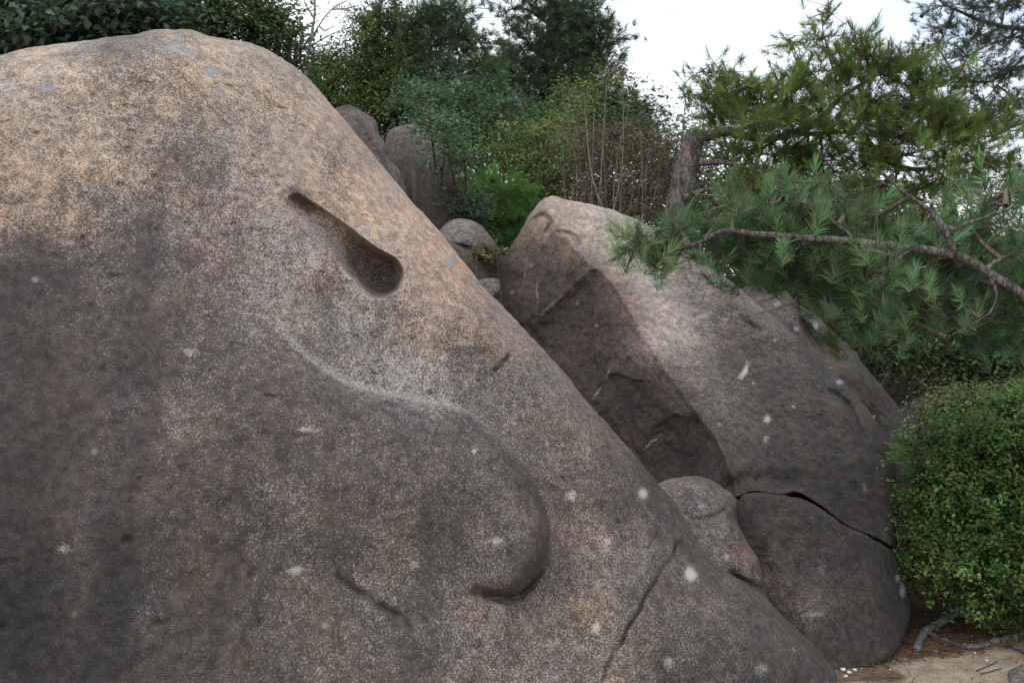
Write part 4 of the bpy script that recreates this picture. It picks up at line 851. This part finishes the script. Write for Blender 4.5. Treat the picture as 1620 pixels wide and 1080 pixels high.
# brown shrub: leaves and many upright stems
def brown_shrub():
    Y = 8.9; e = shrub('brown_shrub', 'half bare shrub of upright stems with small rusty brown leaves behind the pointed boulder', 'shrub',
      [(920, 215, 36, 22, Y), (970, 210, 40, 20, Y), (1020, 215, 36, 20, Y), (1055, 225, 20, 22, Y), (910, 255, 34, 24, Y), (960, 255, 44, 26, Y), (1015, 255, 44, 26, Y), (1050, 270, 22, 26, Y), (930, 295, 36, 20, Y), (985, 300, 40, 20, Y), (1035, 310, 34, 22, Y), (900, 285, 18, 18, Y), (930, 325, 40, 20, Y-.1), (985, 335, 40, 20, Y-.1), (1030, 345, 40, 20, Y-.1)],
      (985, Y+.1), 30, 20, 0.021, 0.6, (0.19, 0.138, 0.085), cv=0.30, cl=0.10, stem=0.009, mat=M_DRY, twigmat=M_GREYTWIG, nhub=40, extra_cols=((0.10, 0.12, 0.05), 0.15))
    g = e.location; mb = MB()
    for k in range(70):
        px = rng.uniform(885, 1075); y = Y+rng.uniform(-.4, .3); top = rng.uniform(190, 300); x0 = 980+(px-980)*0.8
        P = curve3([(x0, 470, y), ((x0+px)/2+rng.normal()*6, 370, y), (px+rng.normal()*8, top+40, y), (px+rng.normal()*10, top, y)], 4); tube(mb, P, np.linspace(.0034, .0012, len(P)), 4)
    tag(mb.build('thin_stem', M_GREYTWIG, e, org=g), kind='stuff')
brown_shrub()
shrub('autumn_sapling', 'slender pale-stemmed sapling with orange and green leaves rising out of the brown shrub', 'tree',
      [(925, 150, 22, 10, 8.7, .2), (960, 130, 26, 12, 8.7, .2), (985, 125, 18, 8, 8.7, .2), (1000, 150, 16, 8, 8.7, .15), (940, 170, 20, 8, 8.7, .15)], (960, 8.7), 22, 18, 0.036, 0.5, (0.10, 0.125, 0.035), cv=0.3, cl=0.08, stem=0.011, twigmat=M_GREYTWIG, nhub=5, extra_cols=((0.26, 0.13, 0.05), 0.06))
shrub('sparse_tree', 'sparse tree with tiny reddish leaves against the sky left of the gnarled pine', 'tree',
      [(1085, 150, 24, 14, 10.5, .2, .7), (1110, 170, 24, 14, 10.5, .2, .7), (1080, 185, 16, 10, 10.5, .2, .7), (1095, 205, 16, 16, 10.5, .3)], (1085, 10.5), 22, 8, 0.03, 0.6, (0.085, 0.06, 0.045), cv=0.3, cl=0.10, stem=0.012, nhub=6)
# understory behind the bough
shrub('understory_shrub', 'dark green shrub filling the gap below the pine bough beside the ridge boulder', 'shrub',
      [(1250, 420, 60, 26, 8.0), (1210, 430, 30, 16, 7.4, .2), (1290, 450, 50, 30, 8), (1340, 470, 60, 34, 8), (1330, 410, 60, 34, 8.3), (1380, 520, 50, 34, 8), (1400, 450, 60, 40, 8.3), (1410, 570, 44, 30, 8), (1250, 380, 50, 26, 8.6), (1170, 380, 40, 20, 8.8), (1270, 350, 60, 22, 8.9), (1370, 360, 60, 26, 8.9)],
      (1340, 8.2), 16, 24, 0.045, 0.35, (0.065, 0.118, 0.042), cv=0.35, cl=0.13, stem=0.02, extra_cols=((0.14, 0.13, 0.05), 0.06))
shrub('understory_shrub', 'shadowy leafy shrub right of the ridge boulder above the green bush', 'shrub',
      [(1470, 480, 60, 40, 8), (1530, 520, 60, 40, 8), (1470, 550, 50, 34, 7.9), (1590, 480, 50, 40, 8), (1590, 560, 50, 36, 7.8), (1530, 580, 50, 26, 7.8), (1470, 400, 60, 34, 8.6), (1550, 410, 60, 34, 8.6), (1640, 500, 60, 60, 8), (1620, 420, 50, 34, 8.5), (1700, 560, 80, 60, 7.8), (1620, 590, 40, 24, 7.6)],
      (1540, 8.3), 14, 24, 0.05, 0.4, (0.055, 0.112, 0.034), cv=0.4, cl=0.14, stem=0.02, extra_cols=((0.10, 0.14, 0.04), 0.08))
shrub('far_thicket', 'thicket of dark leaves closing the view under the middle of the pines', 'shrub',
      [(1000, 340, 90, 26, 9.8), (1040, 300, 50, 30, 10), (900, 330, 60, 30, 10), (760, 340, 60, 40, 10), (820, 370, 50, 30, 9.6), (930, 180, 70, 30, 12.5), (1000, 200, 60, 26, 12.3), (1060, 230, 40, 24, 12), (880, 280, 80, 50, 11), (560, 200, 60, 30, 12.5), (640, 200, 60, 40, 12.5), (700, 260, 70, 50, 11.5), (800, 230, 80, 60, 12), (900, 210, 80, 50, 12), (980, 230, 60, 36, 12), (1050, 270, 60, 36, 11.5), (800, 310, 80, 40, 10.5), (1000, 300, 80, 40, 10.5), (700, 320, 60, 40, 10.2), (1090, 320, 50, 30, 11), (1080, 260, 30, 30, 11)],
      (820, 12.5), 8, 24, 0.075, 0.45, (0.052, 0.090, 0.042), cv=0.3, cl=0.22, stem=0.03)
shrub('far_thicket', 'distant thicket of yellow-green leaves glimpsed below the limbs of the gnarled pine', 'shrub',
      [(1150, 305, 50, 24, 10.5), (1140, 340, 50, 24, 10), (1140, 250, 40, 30, 12), (1200, 290, 60, 26, 12), (1280, 310, 70, 24, 12), (1380, 310, 60, 20, 12), (1150, 400, 60, 30, 10), (1230, 400, 80, 40, 10.5), (1170, 330, 60, 30, 12), (1250, 320, 60, 24, 12), (1340, 330, 60, 24, 12), (1430, 350, 60, 30, 12), (1520, 370, 60, 30, 12), (1610, 380, 60, 34, 12), (1290, 278, 50, 9, 12), (1280, 370, 80, 40, 11.5), (1400, 400, 80, 40, 11.5), (1520, 430, 80, 40, 11.5), (1630, 450, 80, 50, 11.5), (1170, 290, 30, 16, 12), (1250, 255, 40, 10, 12)],
      (1360, 12.3), 13, 24, 0.07, 0.45, (0.095, 0.130, 0.040), cv=0.35, cl=0.2, stem=0.03, extra_cols=((0.16, 0.11, 0.03), 0.08))
# green bush on the right
def bush():
    Y = 5.75
    bl = []
    for _ in range(1):
        bl = [(1560, 760, 70, 60, Y, .3), (1500, 760, 60, 44, Y-.1, .3), (1450, 700, 36, 12, Y-.2, .15), (1485, 728, 42, 24, Y-.1, .25), (1600, 655, 46, 30, Y+.15, .25), (1650, 630, 50, 30, Y+.2, .3), (1462, 790, 36, 24, Y-.15, .2), (1490, 830, 56, 40, Y-.2, .3), (1470, 870, 44, 24, Y-.2, .25), (1560, 850, 66, 60, Y-.25, .35), (1510, 900, 50, 30, Y-.3, .3), (1620, 800, 60, 80, Y-.2, .35), (1570, 930, 56, 34, Y-.35, .3),
              (1620, 900, 60, 60, Y-.35, .35), (1520, 690, 50, 30, Y, .3), (1580, 690, 56, 34, Y, .3), (1640, 700, 50, 40, Y, .3), (1700, 830, 70, 120, Y-.1, .4), (1440, 712, 24, 10, Y-.15, .12), (1474, 840, 28, 20, Y-.15, .2), (1620, 650, 30, 24, Y+.1, .2), (1540, 745, 60, 60, Y, .3)]
    shrub('green_bush', 'dense rounded bush of small fresh green leaves at the right edge above the root', 'bush', bl, (1600, Y+.1), 7.5, 55, 0.027, 0.6, (0.086, 0.158, 0.044), cv=0.42, cl=0.072, stem=0.012, nhub=16, extra_cols=((0.15, 0.19, 0.06), 0.10))
    shrub('airy_shrub', 'airy shrub with pale yellow-green leaf tips rising behind the green bush', 'shrub',
      [(1490, 640, 30, 14, 6.1, .15), (1515, 625, 30, 12, 6.1, .15), (1510, 655, 36, 14, 6.1, .2), (1560, 630, 26, 10, 6.1, .15), (1480, 665, 20, 8, 6.0, .1), (1575, 650, 26, 12, 6.1, .15), (1600, 625, 30, 14, 6.2, .2)], (1540, 6.15), 50, 10, 0.028, 0.45, (0.15, 0.185, 0.075), cv=0.2, cl=0.05, stem=0.008, nhub=7)
bush()
# bare twigs against the sky
def bare():
    Y = 8.6; px0 = 475; X = (px0-810)/FPX*Y; g = Vector((X, Y, gz1(X, Y))); e = empty('bare_sapling', g, 'leafless sapling with fine forking twigs against the sky above the boulder\'s summit', 'tree')
    mb = MB(); P = curve3([(470, 330, Y), (478, 200, Y), (485, 110, Y), (492, 60, Y), (498, 20, Y), (496, -40, Y)], 6); tube(mb, P, np.linspace(.02, .008, len(P)), 7, 0.1); mb.build('trunk', M_GREYTWIG, e, org=g)
    for pts in ([(492, 65, Y), (505, 40, Y), (525, 15, Y), (550, 0, Y), (580, -20, Y)], [(490, 75, Y), (510, 62, Y), (530, 52, Y), (552, 45, Y)], [(497, 30, Y), (485, 10, Y), (478, -10, Y)], [(505, 42, Y), (515, 48, Y), (530, 40, Y)], [(525, 15, Y), (545, 14, Y), (560, 10, Y)], [(487, 95, Y), (500, 85, Y), (520, 78, Y)]):
        mb = MB(); P = curve3(pts, 6); tube(mb, P, np.linspace(.009, .003, len(P)), 5); mb.build('branch', M_GREYTWIG, e, org=g)
    mb = MB()
    for k in range(50):
        a = (rng.uniform(485, 550), rng.uniform(5, 85)); ang = rng.uniform(-1.6, 0.1); L = rng.uniform(8, 22)
        tube(mb, curve3([(a[0], a[1], Y), (a[0]+L*math.cos(ang)*.6, a[1]+L*math.sin(ang)*.4, Y), (a[0]+L*math.cos(ang), a[1]+L*math.sin(ang), Y)], 2), 0.0022, 3)
    tag(mb.build('twig', M_GREYTWIG, e, org=g), kind='stuff')
bare()

# ------------------------------------------------------------------ roots, litter, pebbles
def on_ground(px, py, lift=0.0):
    Y = EYE/((py-540)/FPX); X = (px-810)/FPX*Y
    for _ in range(8):
        Y = (EYE-gz1(X, Y))/((py-540)/FPX); X = (px-810)/FPX*Y
    return np.array([X, Y, gz1(X, Y)+lift])
def root_thing(name, label, lines):
    first = on_ground(*lines[0][0][0][:2]); e = empty(name, Vector(first), label, 'root')
    for pts, r0, r1 in lines:
        P = catmull([on_ground(*p) for p in pts], 8); P = P+fbm(P*16, 2, 3)[:, None]*0.012
        mb = MB(); tube(mb, P, np.linspace(r0, r1, len(P)), 12, 0.35, 5); mb.build('root_limb', M_ROOT, e, org=tuple(first))
root_thing('tree_root', 'exposed grey forked root arching over the soil under the green bush',
   [([(1450, 1040, -.02), (1452, 1024, .012), (1462, 1008, .022), (1474, 998, .022), (1495, 990, .035), (1515, 980, .045), (1545, 984, .02), (1580, 988, .0), (1640, 990, -.02)], 0.021, 0.027),
    ([(1468, 1006, .015), (1488, 1012, .006), (1515, 1022, .004), (1545, 1026, .01), (1570, 1020, .012), (1600, 1010, .008), (1650, 998, -.005)], 0.014, 0.021)])
root_thing('tree_root', 'thin pale root at the right edge below the forked root', [([(1596, 1020, .01), (1612, 1032, .012), (1640, 1046, .005)], 0.011, 0.008)])

def litter():
    # dry needles and leaf bits
    n = 22000; x = rng.uniform(1.7, 4.4, n); y = rng.uniform(4.55, 7.5, n)
    edge = 5.02+0.28*(x-2.0); keep = rng.random(n) < np.where(y > edge, 1.0, 0.10*np.clip(1+2*fbm(np.stack([x*3, y*3, x*0], -1), 2, 8), 0, 3)); x, y = x[keep], y[keep]; n = len(x)
    P = np.stack([x, y, gz(x, y)+rng.uniform(0.004, 0.02, n)], 1)
    th = rng.uniform(0, 2*math.pi, n); D = np.stack([np.cos(th), np.sin(th), rng.normal(size=n)*0.12], 1); S_ = unit(np.cross(D, [[0, 0, 1.0]]))*0.0018
    L = rng.uniform(0.04, 0.10, (n, 1)); C = vary((0.19, 0.115, 0.07), n, 0.35, 0.1)
    mb = MB(); V = np.stack([P-S_, P+S_, P+D*L+S_, P+D*L-S_], 1).reshape(-1, 3); i = np.arange(n)[:, None]*4
    mb.add(V, None, i+np.array([[0, 1, 2, 3]]), np.repeat(C, 4, 0))
    o = mb.build('needle_litter', M_DRY); tag(o, kind='stuff')
    m = 2600; x = rng.uniform(1.7, 4.4, m); y = rng.uniform(4.5, 7.0, m); edge = 5.0+0.28*(x-2.0); keep = rng.random(m) < np.where(y > edge, 1.0, 0.07); x, y = x[keep], y[keep]; m = len(x)
    mb = MB(); leaves(mb, np.stack([x, y, gz(x, y)+0.01], 1), np.array([[0, 0, 1.0]])+rng.normal(size=(m, 3))*0.35, 0.03, 0.5, vary((0.17, 0.09, 0.05), m, 0.4, 0.12)); tag(mb.build('leaf_litter', M_DRY), kind='stuff')
litter()
def sticks():
    for q, pts in enumerate([[(1545, 1062), (1562, 1055), (1578, 1047)], [(1552, 1067), (1570, 1062), (1585, 1058)], [(1425, 1030), (1436, 1018), (1446, 1012)]]):
        P = catmull([on_ground(x, y, 0.006) for x, y in pts], 4); mb = MB(); tube(mb, P, np.linspace(.004, .0025, len(P)), 5, 0.3, q); o = mb.build('fallen_twig', M_TWIG, org=tuple(P[0])); o.location = P[0]
        tag(o, ['longer pale dry twig lying on the sand below the forked root', 'shorter dry twig just beneath the longer pale one on the sand', 'short dry twig between the split block and the forked root'][q], 'twig')
sticks()
def pebbles():
    m, n_, l, b = newmat('pebble_stone'); a = n_.new('ShaderNodeAttribute'); a.attribute_name = 'col'; l.new(a.outputs['Color'], b.inputs['Base Color']); b.inputs['Roughness'].default_value = 0.9
    n = 2600; x = rng.uniform(1.2, 3.6, n); y = rng.uniform(4.4, 6.2, n); r = 0.002+0.006*rng.random(n)**3
    ph = np.array([[1, 0, 0], [0, 1, 0], [-1, 0, 0], [0, -1, 0], [0, 0, .7], [0, 0, -.7]], float)
    T = np.array([[0, 1, 4], [1, 2, 4], [2, 3, 4], [3, 0, 4], [1, 0, 5], [2, 1, 5], [3, 2, 5], [0, 3, 5]])
    V = (np.stack([x, y, gz(x, y)+0.002], 1)[:, None]+ph[None]*r[:, None, None]*rng.uniform(.7, 1.3, (n, 6, 1))).reshape(-1, 3)
    TT = (np.arange(n)[:, None, None]*6+T[None]).reshape(-1, 3); C = np.repeat(vary((0.30, 0.26, 0.21), n, 0.35, 0.05), 6, 0)
    mb = MB(); mb.add(V, TT, None, C); tag(mb.build('gravel', m, smooth=False), kind='stuff')
    # a few individual white pebbles
    for q, (px, py, rr) in enumerate([(1334, 1060, .014), (1343, 1064, .012), (1352, 1060, .011), (1338, 1070, .010), (1480, 1030, .010), (1542, 1033, .008), (1526, 1019, .009), (1561, 1045, .008)]):
        p = on_ground(px, py); vv = np.array([[math.cos(t)*math.cos(f), math.sin(t)*math.cos(f), math.sin(f)*.6] for f in (-1.2, -.5, .1, .7, 1.25) for t in np.arange(8)/8*6.283])*rr
        vv = vv*(1+0.25*fbm(vv*90+q, 2, q))[:, None]; mb = MB(); Q = []
        for a_ in range(4):
            for b_ in range(8): Q.append([a_*8+b_, a_*8+(b_+1) % 8, a_*8+8+(b_+1) % 8, a_*8+8+b_])
        mb.add(vv, None, np.array(Q), np.tile((0.62, 0.60, 0.56), (40, 1))); o = mb.build('pebble', m); o.location = p+np.array([0, 0, rr*.4])
        lab = ['largest whitish pebble of the cluster, leftmost under the foot of the split block', 'whitish pebble in the middle of the cluster under the split block', 'rightmost whitish pebble of the cluster under the split block', 'smallest whitish pebble, nearest the bottom edge, of the cluster under the split block',
               'whitish pebble just right of the forked root\'s left foot', 'tiny whitish pebble touching the lower arm of the forked root from below', 'tiny whitish pebble between the two arms of the forked root', 'tiny whitish pebble lying alone on the sand below the forked root']
        tag(o, lab[q], 'pebble', 'white pebbles on the sandy ground')
pebbles()
